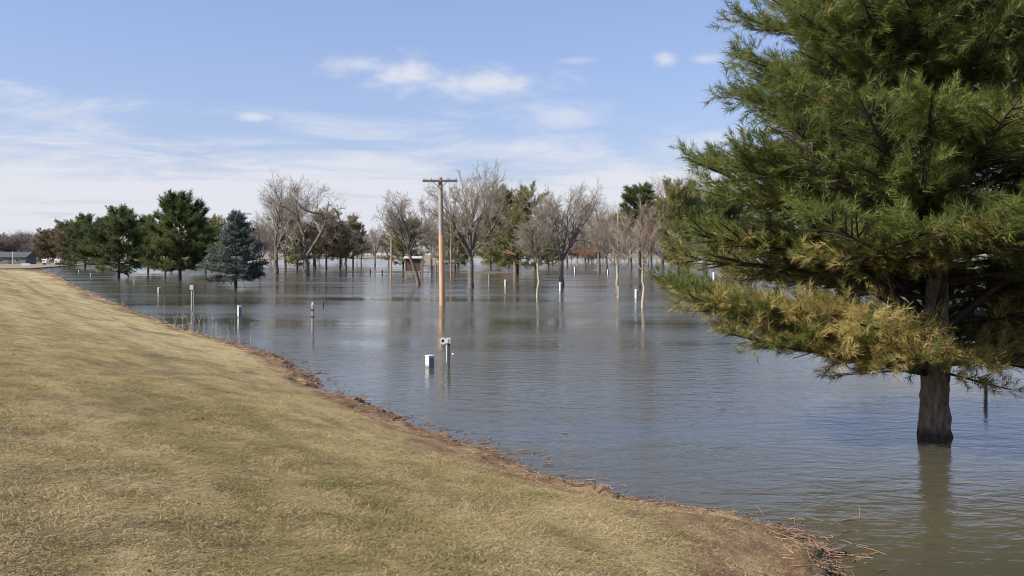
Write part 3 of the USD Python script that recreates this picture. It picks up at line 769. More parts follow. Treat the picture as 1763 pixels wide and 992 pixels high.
def gnarled_tree():
    """The old broken-limbed tree: limbs follow the photograph's outline, each with its own depth."""
    rng = np.random.default_rng(57)
    P = W(335, 260); s = P[1] / FPX
    t = thing('bare_tree', 'gnarled old bare tree with crooked hooked limbs and a short thick trunk', 'tree', P)

    def pl(pts, r0, r1):
        q = np.array([[(x - 335) * s, d, (260 - y) * s] for x, y, d in pts])
        u = np.linspace(0, 1, len(q)); uu = np.linspace(0, 1, max(6, 3 * len(q)))
        q = np.stack([np.interp(uu, u, q[:, k]) for k in range(3)], 1)
        q[1:-1] = .25 * q[:-2] + .5 * q[1:-1] + .25 * q[2:]
        q[1:-1] += rng.normal(0, .06, q[1:-1].shape)
        return q, np.linspace(r0, r1, len(q))
    tr = pl([(335, 263.5, 0), (335, 252, 0), (333.5, 241, .1)], .62, .52)
    limbs = [pl([(333.5, 242, .1), (330, 237, -.4), (323, 228, -.9), (321.5, 221, -1.0)], .34, .24),
             pl([(333.5, 243, .1), (334, 230, .4), (332, 217, .8), (327, 205, 1.1), (323.5, 192, 1.2), (322, 176, 1.0)], .40, .12),
             pl([(334, 241, 0), (340, 232, -.5), (350, 218, -1.2), (357, 204, -1.4), (358, 197, -1.5)], .32, .22),
             pl([(358, 198, -1.5), (352, 192, -1.9), (342, 190, -2.3), (334, 187, -2.5), (328, 178, -2.6)], .22, .10),
             pl([(358, 198, -1.5), (363, 191, -1.2), (366, 185, -1.0), (370, 192, -.7), (372, 199, -.4), (378, 205, 0)], .19, .07),
             pl([(334, 187, -2.5), (340, 182, -2.2), (345, 177, -2)], .10, .04),
             pl([(326, 203, 1.1), (316, 212, 1.4), (310, 204, 1.8)], .14, .06),
             pl([(323, 229, -.9), (314, 236, -1.4)], .16, .09),
             pl([(330, 214, .8), (337, 205, 1.6), (343, 193, 2.2), (344, 180, 2.6)], .17, .05),
             pl([(324, 194, 1.2), (315, 187, .8), (308, 184, .4)], .12, .05),
             pl([(363, 191, -1.2), (366, 200, -1.6), (369, 210, -2.0)], .09, .04)]
    tw = []

    def twig(p, d, L, r, lev):
        pts = [p]; q = p
        for _ in range(3):
            d = norm(d + rng.normal(0, .22, 3) + np.array([0, 0, .08])); q = q + d * L / 3; pts.append(q)
        tw.append((np.array(pts), np.linspace(r, max(r * .4, .011), 4)))
        if lev:
            for _ in range(4):
                u = rng.uniform(.3, 1); i = min(int(u * 3), 2)
                twig(pts[i] + (pts[i + 1] - pts[i]) * (u * 3 - i), norm(d + rng.normal(0, .55, 3)), L * rng.uniform(.45, .75), r * .55, lev - 1)
    for li, (p, r) in enumerate(limbs):
        m = 5 if li in (1, 2, 3, 4, 8) else 3
        for _ in range(m):
            i = rng.integers(len(p) // 3, len(p) - 1)
            twig(p[i], norm(norm(p[i + 1] - p[i]) + rng.normal(0, .8, 3) + np.array([0, 0, .4])), rng.uniform(1.6, 3.4), max(.05, r[i] * .35), 3)
        twig(p[-1], norm(p[-1] - p[-2]), 2.2, r[-1], 3)
    obj('trunk', tubes([tr], 10), M['grey_bark'], t, smooth=True)
    for l in limbs:
        obj('limb', tubes([l], 8), M['grey_bark'], t, smooth=True)
    obj('twigs', tubes(tw, 3), M['brown_twig'], t)


gnarled_tree()


# ------------------------------------------------------------------ woods on the far banks, too far to tell tree from tree
def distant_woods(name, label, pts, hs, seed, mat='haze_pale_twig'):
    rng = np.random.default_rng(seed)
    pi = UsdGeom.PointInstancer.Define(stage, numbered('/World/' + name))
    protos = []
    for k in range(4):
        sk = grow_bare(np.random.default_rng(seed + k), 1.0, .36, .20, .018, levels=3, fork=6, minr=.0040)
        path = f'{pi.GetPath()}/wood_{k}'
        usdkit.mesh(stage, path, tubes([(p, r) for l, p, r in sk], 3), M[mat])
        protos.append(Sdf.Path(path))
    pi.CreatePrototypesRel().SetTargets(protos)
    n = len(pts)
    pi.CreateProtoIndicesAttr(Vt.IntArray.FromNumpy(rng.integers(0, 4, n).astype(np.int32)))
    pi.CreatePositionsAttr(Vt.Vec3fArray.FromNumpy(np.asarray(pts, np.float32)))
    sc = np.stack([hs * rng.uniform(.9, 1.4, n), hs * rng.uniform(.9, 1.4, n), hs], 1)
    pi.CreateScalesAttr(Vt.Vec3fArray.FromNumpy(sc.astype(np.float32)))
    a = rng.uniform(0, np.pi, n)
    pi.CreateOrientationsAttr(Vt.QuathArray([Gf.Quath(float(math.cos(x)), 0, 0, float(math.sin(x))) for x in a]))
    tag(pi.GetPrim(), label, 'woods', kind='stuff')


rng = np.random.default_rng(5)
n = 420
Yw = rng.uniform(985, 1100, n); Xw = rng.uniform(-640, 1400, n)
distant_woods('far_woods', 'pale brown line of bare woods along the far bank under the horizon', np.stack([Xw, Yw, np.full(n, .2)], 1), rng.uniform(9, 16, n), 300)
n = 150
Yw = rng.uniform(330, 520, n); Xw = Yw * ((rng.uniform(470, 1010, n) - CX) / FPX)
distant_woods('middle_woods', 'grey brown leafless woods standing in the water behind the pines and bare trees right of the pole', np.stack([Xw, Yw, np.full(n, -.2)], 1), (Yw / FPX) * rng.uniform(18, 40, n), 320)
n = 46
Yw = rng.uniform(330, 480, n); Xw = Yw * ((rng.uniform(205, 395, n) - CX) / FPX)
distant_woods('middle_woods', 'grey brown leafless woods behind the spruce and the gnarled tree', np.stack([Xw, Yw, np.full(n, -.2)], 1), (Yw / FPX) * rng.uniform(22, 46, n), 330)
n = 260
Yw = rng.uniform(420, 620, n); Xw = Yw * ((rng.uniform(-60, 118, n) - CX) / FPX)
distant_woods('left_woods', 'brown bare woods on the far left behind the house and the conifer row', np.stack([Xw, Yw, np.full(n, .2)], 1), (Yw / FPX) * rng.uniform(14, 30, n), 310, mat='left_twig')

exec_rest = True
# ------------------------------------------------------------------ utility poles
def utility_pole(px, base, top, label, r, arm=None, arm_y=None, can=False, dark_top=False, mat='pole_wood', arm_rot=0.0, lean=0.0):
    P = W(px, base); s = P[1] / FPX; H = (base - top) * s
    t = thing('utility_pole', label, 'utility pole', P, group=None)
    dx = lean * s
    cut = .55 * H
    if dark_top:
        obj('pole', cyl((0, 0, -.8), (dx * .5, 0, cut), r, r * .86), M[mat], t, smooth=40)
        obj('upper_pole', cyl((dx * .5, 0, cut), (dx, 0, H), r * .86, r * .7), M['grey_wood'], t, smooth=40)
    else:
        obj('pole', cyl((0, 0, -.8), (dx, 0, H), r, r * .7), M[mat], t, smooth=40)
    if arm:
        za = (base - arm_y) * s; hw = arm * s
        c, sn = math.cos(math.radians(arm_rot)), math.sin(math.radians(arm_rot))
        m = box((2 * hw, .14, .19), bevel=.015); m.apply_transform(trimesh.transformations.rotation_matrix(math.radians(arm_rot), [0, 0, 1])); m.apply_translation((dx, -r * .95 * c, za))
        obj('crossarm', m, M['old_wood'], t)
        for k in (-1, 1):
            obj('brace', cyl((dx + k * hw * .42 * c, -r * 1.1, za - .05), (dx, -r * .85, za - .62), .03, sides=6), M['old_wood'], t)
        for k in (-.92, -.5, .5, .92):
            ins = trimesh.creation.revolve(np.array([(0, 0), (.03, 0), (.03, .05), (.055, .07), (.055, .10), (.035, .12), (.045, .15), (.0, .17)]), sections=8)
            ins.apply_translation((dx + k * hw * c, -r * .95 + k * hw * sn, za + .065))
            obj('insulator', ins, M['insulator'], t)
    if can:
        m = trimesh.creation.cylinder(.28, .75, sections=14); m.apply_translation((-.1 - r - .2, -.1, H * .86))
        obj('transformer', m, M['grey_paint'], t, smooth=40)
        obj('bracket', box((.3, .06, .5), (-r - .1, -.1, H * .86)), M['dark_metal'], t)
    return P, s, H


U1 = utility_pole(484, 292, 152, 'tall tan wooden utility pole with a crossarm, nearest of the poles', .235, arm=19, arm_y=156, lean=-2.5, dark_top=True)
utility_pole(428, 263, 192, 'wooden utility pole with a darker upper half left of the leaning tree', .15, dark_top=True, can=True, mat='dull_pole')
utility_pole(493, 262, 178, 'thin orange-brown utility pole behind the big fan-shaped bare tree', .125, mat='dull_pole')
utility_pole(267, 258, 190, 'utility pole behind the spruce with its crossarm above the treetop', .16, arm=8, arm_y=192, mat='grey_wood')
utility_pole(676, 256, 187, 'weathered grey pole above the olive brown young tree', .20, mat='pale_bark')
utility_pole(36, 246, 214, 'slim grey pole at the far left by the field', .14, mat='grey_wood')


def sag(p0, p1, drop, n=24):
    u = np.linspace(0, 1, n)
    p = np.outer(1 - u, p0) + np.outer(u, p1)
    p[:, 2] -= drop * 4 * u * (1 - u)
    return p


P, s, H = U1
za = (292 - 156) * s + .22
for k, lab in ((-.92, 'upper of two thin power wires rising from the crossarm to the right'), (.92, 'lower of two thin power wires rising from the crossarm to the right')):
    p0 = P + np.array([-2.5 * s + k * 19 * s, -.18, za])
    p1 = np.array([29.0 + k * .8, 9.0, 12.9 - .5 * (k > 0)])
    w = obj('power_wire', tubes([(sag(p0, p1, .7), np.full(24, .0042))], 4), M['wire'])
    tag(w, lab, 'wire')


# ------------------------------------------------------------------ posts, pedestals and boxes standing in the water
def pedestal(px, base, top, wpx, label, rot=38, hood=True):
    """A campground power pedestal: a white metal cabinet with a sloping hood and a door."""
    P = W(px, base); s = P[1] / FPX; H = (base - top) * s; w = wpx * s / 1.45
    t = thing('power_pedestal', label, 'pedestal', P, rotz=rot)
    obj('cabinet', box((w, w, H + .5), (0, 0, (H - .5) / 2 - .02), bevel=.008), M['white_paint'], t)
    obj('door', box((w * .84, .012, H * .80), (0, -w / 2 - .006, H * .45), bevel=.004), M['blue_panel'], t)
    if hood:
        obj('hood', box((w * 1.12, w * 1.12, .04), (0, 0, H), bevel=.01), M['white_paint'], t)
    return t


pedestal(470, 359, 347, 10.5, 'white power pedestal box beside the meter post, nearest box in the water')
pedestal(262, 305, 292.5, 5, 'white power pedestal below the spruce')
pedestal(174, 279, 272.5, 3.4, 'small white pedestal below the tallest pine of the left row')
pedestal(100, 259.5, 257, 2.6, 'tiny white box in the water left of the broad dark pine')
pedestal(87, 256, 253.5, 2.2, 'tiny white box farthest left in the water', hood=False)
pedestal(553, 272, 264, 2.6, 'white post box between the two large bare trees')
pedestal(613, 277, 267, 3.2, 'white box at the foot of the medium bare tree')
pedestal(696, 285, 274.5, 3.6, 'white box left of the pinkish young tree')
pedestal(629, 256, 250, 2.4, 'tiny white box beyond the medium bare tree')
pedestal(665, 258, 253, 2.2, 'tiny white box left of the olive brown young tree')
pedestal(781, 264, 256, 3.4, 'white box seen above the tip of the near pine bough')
pedestal(990, 303, 293, 6, 'white box seen through the fork of the near pine')
pedestal(471, 262, 257, 2.4, 'tiny white box under the shed platform')


def post(px, base, top, wpx, label, mat='grey_wood', lean=0.0, cap=None, name='post', round_=True):
    P = W(px, base); s = P[1] / FPX; H = (base - top) * s; r = wpx * s / 2
    t = thing(name, label, 'post', P)
    obj('shaft', cyl((0, 0, -.5), (lean * s, 0, H), r, r * .92, 10) if round_ else box((2 * r, 2 * r, H + .5), (0, 0, H / 2 - .25), bevel=.01), M[mat], t, smooth=40)
    if cap == 'box':
        obj('meter_box', box((r * 3.2, r * 2.4, .34), (lean * s, -r * .3, H - .1), bevel=.012), M['grey_paint'], t)
        obj('conduit', cyl((r * 1.4 + lean * s, -.02, -.4), (r * 1.4 + lean * s, -.02, H - .25), r * .35, sides=8), M['galvanised'], t, smooth=40)
    elif cap == 'ring':
        for k, z in enumerate((.55, .8)):
            obj('bracket', box((r * 3.4, r * 2.6, .07), (lean * s, 0, H * z), bevel=.01), M['dark_metal'], t)
        obj('lamp_head', cyl((lean * s, 0, H - .05), (lean * s, 0, H + .12), r * 1.2, r * .7, 10), M['galvanised'], t, smooth=40)
    return t


post(210, 297, 271, 2.3, 'weathered pale post with a meter box standing off the bank below the pines', 'pale_bark', cap='box')
post(342, 320, 291, 2.4, 'grey post with dark brackets standing alone in the water', 'grey_wood', cap='ring')
post(353.5, 293.5, 287.5, 1.8, 'short dark stub sticking out of the water beside the bracketed post', 'dark_wood')
post(1078, 397, 377, 3.2, 'short black post in shaded water right of the near pine trunk', 'dark_wood', lean=-.4, round_=False)
post(405, 258, 252, 1.6, 'small dark stub in the water left of the dark-topped utility pole', 'dark_wood')
post(418, 258.5, 253, 1.6, 'small dark stub just left of the dark-topped utility pole', 'dark_wood')
post(443.5, 259, 254, 1.7, 'small dark stub left of the shed', 'dark_wood')
post(534.5, 272, 257, 1.3, 'thin grey post right of the big fan-shaped bare tree', 'grey_wood')
post(676.5, 284.5, 271, 2.2, 'short pale post beside the olive brown young tree', 'pale_bark')
post(562.5, 265, 245, 1.4, 'thin tan post below the olive pine', 'tan_wood')
post(147, 268, 264.5, 1.6, 'small pale stub in the water under the broad dark pine', 'pale_bark')
post(14, 250, 233, 1.3, 'slim grey sign post on the grass at the far left', 'galvanised')


def meter_post():
    """Post with a round meter, a flat socket box and a tap."""
    P = W(491, 359.5); s = P[1] / FPX
    t = thing('meter_post', 'post with a round white meter and a tap beside the white pedestal', 'post', P)
    obj('post', box((.085, .085, 1.45), (0, 0, .225), bevel=.008), M['dark_wood'], t)
    obj('conduit', cyl((-.075, -.03, .18), (-.075, -.03, .78), .024, sides=10), M['white_paint'], t, smooth=40)
    obj('socket_box', box((.16, .14, .20), (-.01, -.03, .93), bevel=.012), M['grey_paint'], t)
    obj('socket_lid', box((.07, .012, .16), (-.05, -.108, .94), bevel=.004), M['white_paint'], t)
    arm = cyl((-.02, 0, .90), (-.20, 0, .90), .02, sides=8)
    obj('meter_arm', arm, M['dark_metal'], t, smooth=40)
    ring = trimesh.creation.annulus(.055, .12, .07, sections=24)
    ring.apply_transform(trimesh.transformations.rotation_matrix(math.pi / 2, [1, 0, 0])); ring.apply_translation((-.21, -.02, .93))
    r_ = obj('meter', ring, M['white_paint'], t, smooth=40)
    lens = cyl((-.21, .0, .93), (-.21, -.03, .93), .054, sides=20)
    obj('meter_lens', lens, M['black_rubber'], r_, smooth=40)
    tap = cyl((.03, 0, .44), (.13, 0, .44), .018, sides=8)
    obj('tap', tap, M['galvanised'], t, smooth=40)
    kn = trimesh.creation.icosphere(2, .05); kn.apply_scale((1, .8, .9)); kn.apply_translation((.15, -.01, .45))
    obj('tap_handle', kn, M['white_paint'], t, smooth=True)


meter_post()


def shed():
    P = W(459, 262); s = P[1] / FPX
    t = thing('shed', 'small raised wooden shed with a reddish front and pale roof behind the leaning tree', 'shed', P)
    X = lambda px: (px - 459) * s
    Z = lambda py: (262 - py) * s
    x0, x1, z0, z1 = X(443), X(460), Z(255), Z(241)
    obj('back_wall', box((x1 - x0, .06, z1 - z0), ((x0 + x1) / 2, 1.6, (z0 + z1) / 2)), M['red_wood'], t)
    obj('side_wall', box((.06, 1.6, z1 - z0), (x0 + .03, .8, (z0 + z1) / 2)), M['tan_wood'], t)
    obj('side_wall', box((.06, 1.6, z1 - z0), (x1 - .03, .8, (z0 + z1) / 2)), M['tan_wood'], t)
    nb = 6
    for k in range(nb):
        h = (z1 - z0) / nb
        obj('board', box((x1 - x0 - .30, .05, h - .02), ((x0 + x1) / 2 + .08, .03 + .01 * (k % 2), z0 + h * (k + .5))), M['red_wood'], t)
    obj('floor', box((x1 - x0, 1.7, .12), ((x0 + x1) / 2, .8, z0 - .06)), M['tan_wood'], t)
    rf = trimesh.Trimesh(np.array([(x0 - .3, -.35, z1), (x1 + .2, -.35, z1), (x1 + .2, 2.0, z1 + .32), (x0 - .3, 2.0, z1 + .32), (x0 - .3, -.35, z1 + .12), (x1 + .2, -.35, z1 + .12), (x1 + .2, 2.0, z1 + .44), (x0 - .3, 2.0, z1 + .44)]),
                         np.array([[0, 2, 1], [0, 3, 2], [4, 5, 6], [4, 6, 7], [0, 1, 5], [0, 5, 4], [1, 2, 6], [1, 6, 5], [2, 3, 7], [2, 7, 6], [3, 0, 4], [3, 4, 7]]), process=False)
    obj('roof', rf, M['pale_roof'], t)
    for x in (x0 + .1, x1 - .1):
        for y in (.1, 1.5):
            obj('post', box((.16, .16, z0 + .4), (x, y, (z0 - .4) / 2 - .12)), M['grey_wood'], t)
    # open platform with a slatted rail and a meter cabinet on its right
    a0, a1 = X(461), X(477)
    P2 = W(469, 262)
    p = thing('service_platform', 'raised wooden platform with a slatted rail and pale meter cabinet right of the shed', 'platform', P2)
    dx = -(469 - 459) * s
    a0, a1 = a0 + dx, a1 + dx
    zt, zb = Z(240), Z(248.5)
    for k in range(5):
        obj('slat', box((a1 - a0, .05, (zt - zb) / 5 - .05), ((a0 + a1) / 2, .0, zb + (zt - zb) * (k + .5) / 5)), M['tan_wood'], p)
    obj('deck', box((a1 - a0, 1.6, .12), ((a0 + a1) / 2, .85, zb - .06)), M['grey_wood'], p)
    for x in (a0 + .1, (a0 + a1) / 2 + .25, a1 - .1):
        for y in (-.06, 1.5):
            obj('post', box((.15, .10, (zt if y < 1 else zb - .15) + .5), (x, y - .05, (zt if y < 1 else zb - .15) / 2 - .25)), M['grey_wood'], p)
    xc = X(472.5) + dx
    obj('cabinet', box((.62, .45, 1.0), (xc, .9, zt + .45), bevel=.02), M['siding'], p)
    obj('cabinet_post', box((.12, .12, zt), (xc, .9, zt / 2 - .03)), M['grey_wood'], p)
    obj('vent_pipe', cyl((xc + .1, .9, zt + .94), (xc + .1, .9, zt + 1.55), .05, sides=8), M['galvanised'], p)


shed()


# ------------------------------------------------------------------ far left: house, trailers, barrier
def house():
    P = at(12, 0, 360); P[2] = .35
    s = 360 / FPX
    t = thing('house', 'low house with a dark roof and pale walls at the far left edge', 'house', P)
    w, d, h = 44 * s, 8.0, 2.5
    obj('wall', box((w, d, h), (0, 0, h / 2)), M['siding'], t)
    ov = .5
    v = np.array([(-w / 2 - ov, -d / 2 - ov, h), (w / 2 + ov, -d / 2 - ov, h), (w / 2 + ov, d / 2 + ov, h), (-w / 2 - ov, d / 2 + ov, h), (-w / 2 - ov, 0, h + 2.0), (w / 2 + ov, 0, h + 2.0)])
    f = np.array([[0, 1, 5], [0, 5, 4], [2, 3, 4], [2, 4, 5], [0, 4, 3], [1, 2, 5], [0, 3, 2], [0, 2, 1]])
    rf = obj('roof', trimesh.Trimesh(v + [0, 0, .02], f, process=False), M['dark_roof'], t)
    obj('chimney', box((.7, .7, 1.3), (w * .18, .8, h + 2.0)), M['red_wood'], rf)
    for x in (-w * .36, -w * .12, w * .30):
        fr = obj('window', box((1.5, .08, 1.2), (x, -d / 2 - .03, 1.5)), M['white_paint'], t)
        obj('pane', box((1.3, .04, 1.0), (x, -d / 2 - .08, 1.5)), M['window_glass'], fr)
    dr = obj('door', box((.95, .08, 2.05), (w * .1, -d / 2 - .03, 1.03)), M['red_wood'], t)
    obj('handle', box((.05, .06, .12), (w * .1 + .36, -d / 2 - .09, 1.0)), M['galvanised'], dr)


house()


def trailer(px, base, wpx, hpx, label, mat='white_paint'):
    Y = 330; s = Y / FPX
    P = at(px, 0, Y); P[2] = .35
    w, h = wpx * s, hpx * s
    t = thing('camper_trailer', label, 'trailer', P)
    import manifold3d
    obj('body', box((w, 2.1, h), (0, 0, h / 2 + .45), bevel=.22), M[mat], t, smooth=35)
    for k in (-.18, .05):
        c = trimesh.creation.cylinder(.33, .22, sections=16); c.apply_transform(trimesh.transformations.rotation_matrix(math.pi / 2, [1, 0, 0])); c.apply_translation((k * w, -.98, .33))
        obj('wheel', c, M['black_rubber'], t, smooth=40)
    f_ = obj('window', box((w * .28, .05, h * .26), (-w * .2, -1.06, h * .62 + .45), bevel=.01), M['window_glass'], t)
    obj('door', box((w * .16, .05, h * .78), (w * .28, -1.06, h * .42 + .45), bevel=.01), M['grey_paint'], t)
    obj('hitch', cyl((w / 2, 0, .5), (w / 2 + .9, 0, .45), .05, sides=8), M['dark_metal'], t)


trailer(50.5, 244, 5.5, 5.0, 'small white trailer under the olive brown cedar at the far left')
trailer(64, 244, 6.5, 4.5, 'white trailer half hidden by the reddish brown cedar trunk')


def barrier():
    P = W(28, 251.0)
    s = P[1] / FPX
    t = thing('barrier', 'low white road barrier where the grass bank meets the far field', 'barrier', (P[0], P[1], .42))
    w = 10 * s
    for k in (0, 1):
        obj('rail', box((w, .10, .26), (0, 0, .38 + k * .36), bevel=.02), M['white_paint'], t)
    for x in (-w * .4, 0, w * .4):
        obj('leg', box((.14, .14, 1.0), (x, .13, .36)), M['white_paint'], t)


barrier()
ig = []
rng = np.random.default_rng(77)
gu, gv = np.meshgrid(np.linspace(-1, 1, 40), np.linspace(-1, 1, 24), indexing='ij')
hh = (1 - gu ** 2 - gv ** 2); cI = W(532, 256)
pI = np.stack([cI[0] + gu * 6.5, cI[1] + gv * 14, (.16 * hh - .03) + .12 * (meshkit.fbm(np.stack([gu * 6, gv * 8, gu * 0], -1), 3, 2) - .5)], -1)
i, j = np.meshgrid(np.arange(39), np.arange(23), indexing='ij'); k = (i * 24 + j).ravel()
obj('grass_island', (pI.reshape(-1, 3), np.stack([k, k + 24, k + 25, k + 1], 1)), M['island_grass'], smooth=True, kind='structure')


# ------------------------------------------------------------------ grass blades on the near bank
def grass():
    rng = np.random.default_rng(3)
    N = 260000
    r = (rng.uniform(3.6 ** .8, 52 ** .8, N)) ** (1 / .8); a = rng.uniform(-.56, .52, N)
    xy = np.stack([r * np.sin(a), r * np.cos(a)], 1)
    t = xy @ LD; s_ = xy @ LN - shore(t)
    for _ in range(12):
        s_ = .5 * s_ + .5 * (xy @ LN - offset(t, s_))
    ok = (s_ > -.35) & (s_ < 17) & (rng.uniform(0, 1, N) > smooth(12, 48, r))
    t, s_, r = t[ok], s_[ok], r[ok]
    xyz = ts_xyz(t, s_)
    Y = np.maximum(xyz[:, 1], .1)
    px = CX + FPX * xyz[:, 0] / Y; py = HOR + FPX * (EYE - xyz[:, 2]) / Y
    g, bare, th = turf(t, s_)
    ok = (px > -80) & (px < PW + 80) & (py < TOP + PH + 120) & (rng.uniform(0, 1, len(t)) > bare * .90 + .35 * th)
    ok &= xyz[:, 2] > -.03
    xyz, g, r = xyz[ok], g[ok], r[ok]
    cls = np.clip(np.floor(g * 3 + rng.normal(0, .85, len(g))), 0, 2).astype(int)
    n = len(xyz); print('tufts', n)
    pi = UsdGeom.PointInstancer.Define(stage, '/World/grass')
    protos = []
    for k in range(12):
        q = np.random.default_rng(40 + k)
        m = 30 if k % 4 else 9
        p = np.stack([q.normal(0, .06, m), q.normal(0, .06, m), np.full(m, -.008)], 1)
        a = q.uniform(0, 2 * np.pi, m); tilt = np.radians(q.uniform(38, 88, m)); L = (.010 + q.gamma(2.2, .006, m)) * (1 if k % 4 else 1.8)
        d = np.stack([np.cos(a) * np.sin(tilt), np.sin(a) * np.sin(tilt), np.cos(tilt)], 1)
        w = norm(np.cross(d, q.normal(0, 1, (m, 3)))) * .0019
        mid = p + d * (L * .55)[:, None]; tip = p + d * L[:, None] + np.array([0, 0, -1]) * (L * .03)[:, None]
        V = np.stack([p - w, p + w, mid + w * .8, mid - w * .8, tip], 1).reshape(-1, 3)
        b = np.arange(m)[:, None] * 5
        F = np.vstack([b + [0, 1, 2], b + [0, 2, 3], b + [3, 2, 4]])
        path = f'/World/grass/tuft_{k}'
        usdkit.mesh(stage, path, (V, F), M[('straw_blade', 'tan_blade', 'green_blade')[k // 4]])
        protos.append(Sdf.Path(path))
    pi.CreatePrototypesRel().SetTargets(protos)
    pi.CreateProtoIndicesAttr(Vt.IntArray.FromNumpy((cls * 4 + rng.integers(0, 4, n)).astype(np.int32)))
    pi.CreatePositionsAttr(Vt.Vec3fArray.FromNumpy(xyz.astype(np.float32)))
    sc = rng.uniform(.7, 1.35, n) * (1 + .045 * np.minimum(r, 12))
    hz = sc * (.25 + 1.6 * np.clip(meshkit.fbm(xyz * [2.1, 2.1, 0], 3, 6) - .36, 0, 1))
    pi.CreateScalesAttr(Vt.Vec3fArray.FromNumpy(np.stack([sc, sc, hz], 1).astype(np.float32)))
    a = rng.uniform(0, np.pi, n)
    pi.CreateOrientationsAttr(Vt.QuathArray([Gf.Quath(float(c), 0., 0., float(x)) for c, x in zip(np.cos(a), np.sin(a))]))
    tag(pi.GetPrim(), 'short dormant tan and green grass covering the levee bank', 'grass', kind='stuff')


grass()


# ------------------------------------------------------------------ wrack of twigs, bark and leaves along the waterline
def debris():
    rng = np.random.default_rng(8)
    n = 7000
    t = np.concatenate([rng.uniform(-6, 45, int(n * .8)), rng.uniform(45, 110, n - int(n * .8))])
    s_ = np.abs(rng.normal(0.10, .34, n)) * (.5 + 1.3 * meshkit.fbm(np.stack([t * .35, t * 0, t * 0], 1), 3, 12)) - .10
    s_ = np.where(rng.uniform(0, 1, n) < .10, rng.uniform(-.9, -.05, n), s_)
    p = ts_xyz(t, s_); p[:, 2] = np.maximum(p[:, 2], 0) + .008
    a = rng.uniform(0, np.pi, n); L = rng.gamma(2.0, .045, n) + .03
    d = np.stack([np.cos(a), np.sin(a), rng.normal(0, .15, n)], 1)
    r = rng.uniform(.0025, .008, n)
    sticks = [(np.array([p[i] - d[i] * L[i], p[i] + rng.normal(0, .012, 3), p[i] + d[i] * L[i]]), np.array([r[i], r[i] * 1.1, r[i] * .5])) for i in range(n)]
    k = int(n * .86)
    o1 = obj('shore_debris', tubes(sticks[:k], 4), M['debris_brown'])
    tag(o1, 'dark brown twigs and bark washed up along the waterline', 'debris', kind='stuff')
    o2 = obj('dry_straw', tubes(sticks[k:], 4), M['straw'])
    tag(o2, 'pale straw and reeds washed up along the waterline', 'debris', kind='stuff')
    # flat dead leaves on the turf
    m = 4200
    t = rng.uniform(-8, 30, m); s_ = rng.uniform(.2, 10, m) ** 1.0
    q = ts_xyz(t, s_) + [0, 0, .03]
    a = rng.uniform(0, 6.28, m); sz = rng.uniform(.007, .020, (m, 1))
    u = np.stack([np.cos(a), np.sin(a), rng.normal(0, .4, m)], 1); w = np.stack([-np.sin(a), np.cos(a), rng.normal(0, .4, m)], 1)
    V = np.stack([q - u * sz, q + w * sz * .6, q + u * sz, q - w * sz * .6], 1).reshape(-1, 3); b = np.arange(m)[:, None] * 4
    o3 = obj('fallen_leaves', (V, np.vstack([b + [0, 1, 2], b + [0, 2, 3]])), M['debris_brown'])
    tag(o3, 'scattered curled dry leaves lying on the grass bank', 'leaves', kind='stuff')


debris()


def clods():
    rng = np.random.default_rng(31)
    n = 420
    base = trimesh.creation.icosphere(1, 1.0); bv = np.array(base.vertices); bf = np.array(base.faces)
    t = np.concatenate([rng.uniform(19, 38, 300), rng.uniform(2, 19, 70), rng.uniform(38, 90, 50)])
    s_ = rng.normal(.02, .16, n)
    p = ts_xyz(t, s_); p[:, 2] = np.maximum(p[:, 2], -.02)
    V, F = [], []
    for i in range(n):
        r = min(rng.gamma(2.2, .022) + .015, .085)
        v = bv * (1 + (meshkit.noise(bv * 1.6 + i * 7.3, 3) - .5)[:, None] * .9) * r * np.array([1.25, 1.0, .55])
        a = rng.uniform(0, 6.28)
        v = v @ np.array([[math.cos(a), -math.sin(a), 0], [math.sin(a), math.cos(a), 0], [0, 0, 1]])
        V.append(v + p[i]); F.append(bf + i * len(bv))
    o = obj('soil_clods', (np.vstack(V), np.vstack(F)), M['wet_soil'], smooth=True)
    tag(o, 'wet brown clods of earth along the eroded waterline', 'soil', kind='stuff')


clods()


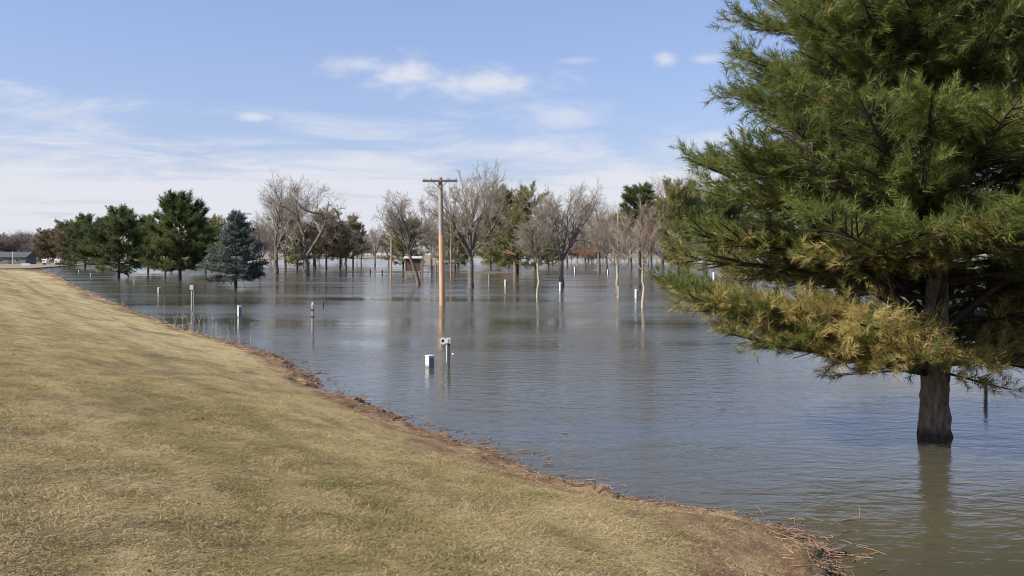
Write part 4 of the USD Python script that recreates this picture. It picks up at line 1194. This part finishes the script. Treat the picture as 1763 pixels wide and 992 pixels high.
def floating(px, py, L, label, seed):
    rng = np.random.default_rng(seed)
    P = W(px, py)
    t = thing('driftwood', label, 'driftwood', P, rotz=float(rng.uniform(-20, 30)))
    a = rng.normal(0, .02, (6, 3)); a[:, 0] = np.linspace(-L / 2, L / 2, 6); a[:, 2] = .015 + .10 * L * np.array([0, .1, .15, .25, .5, .9])
    obj('stick', tubes([(a, np.array([.006, .011, .012, .011, .008, .004]))], 7), M['debris_brown'], t, smooth=True)
    b = np.array([a[3], a[3] + [.05, .04, .10], a[3] + [.07, .10, .17]])
    obj('side_twig', tubes([(b, np.array([.006, .005, .002]))], 5), M['debris_brown'], t)


floating(600, 467, .24, 'floating pale stick just off the bank below the middle of the pond', 1)
floating(647, 484, .24, 'floating forked stick close to the bank', 2)
floating(618, 432, .18, 'small dark twig floating alone farther out from the bank', 3)
floating(724, 514, .55, 'dark crooked stick at the waterline near the lower edge', 4)
floating(935, 527, .6, 'dark branch lying in the shallows below the near pine', 5)
floating(508, 441, .3, 'pale stick at the edge of the eroded bank', 6)


def weeds(px, py, label, seed, n=16, h=1.1, spread=1.2):
    rng = np.random.default_rng(seed)
    P = W(px, py)
    t = thing('dry_weeds', label, 'plant', (P[0], P[1], .02))
    lines, tips = [], []
    for _ in range(n):
        b = np.array([rng.normal(0, spread), rng.normal(0, spread * .5), -.1]); H = h * rng.uniform(.5, 1.15)
        d = np.array([rng.normal(0, .13), rng.normal(0, .13), 1.0]); bend = rng.normal(0, .12, 3)
        q = np.array([b + d * H * u + bend * u * u * H for u in (0, .35, .7, 1)])
        lines.append((q, np.array([.010, .008, .006, .004])))
        for _ in range(3):
            i = rng.integers(1, 4); e = q[i] + np.array([rng.normal(0, .1), rng.normal(0, .1), rng.uniform(.05, .2)]) * H
            tips.append((np.array([q[i], (q[i] + e) / 2, e]), np.array([.006, .005, .004])))
    obj('stems', tubes(lines, 4), M['straw'], t)
    obj('seed_heads', tubes(tips, 4), M['straw'], t)


weeds(213, 323, 'clump of tall dry weeds at the waterline below the pale meter post', 1, 20, 1.15, 1.0)
weeds(250, 334, 'thin dry weeds at the waterline below the white pedestal', 2, 9, .9, .7)
weeds(182, 310, 'sparse dry weed stalks at the waterline farthest up the bank', 3, 5, 1.0, .8)
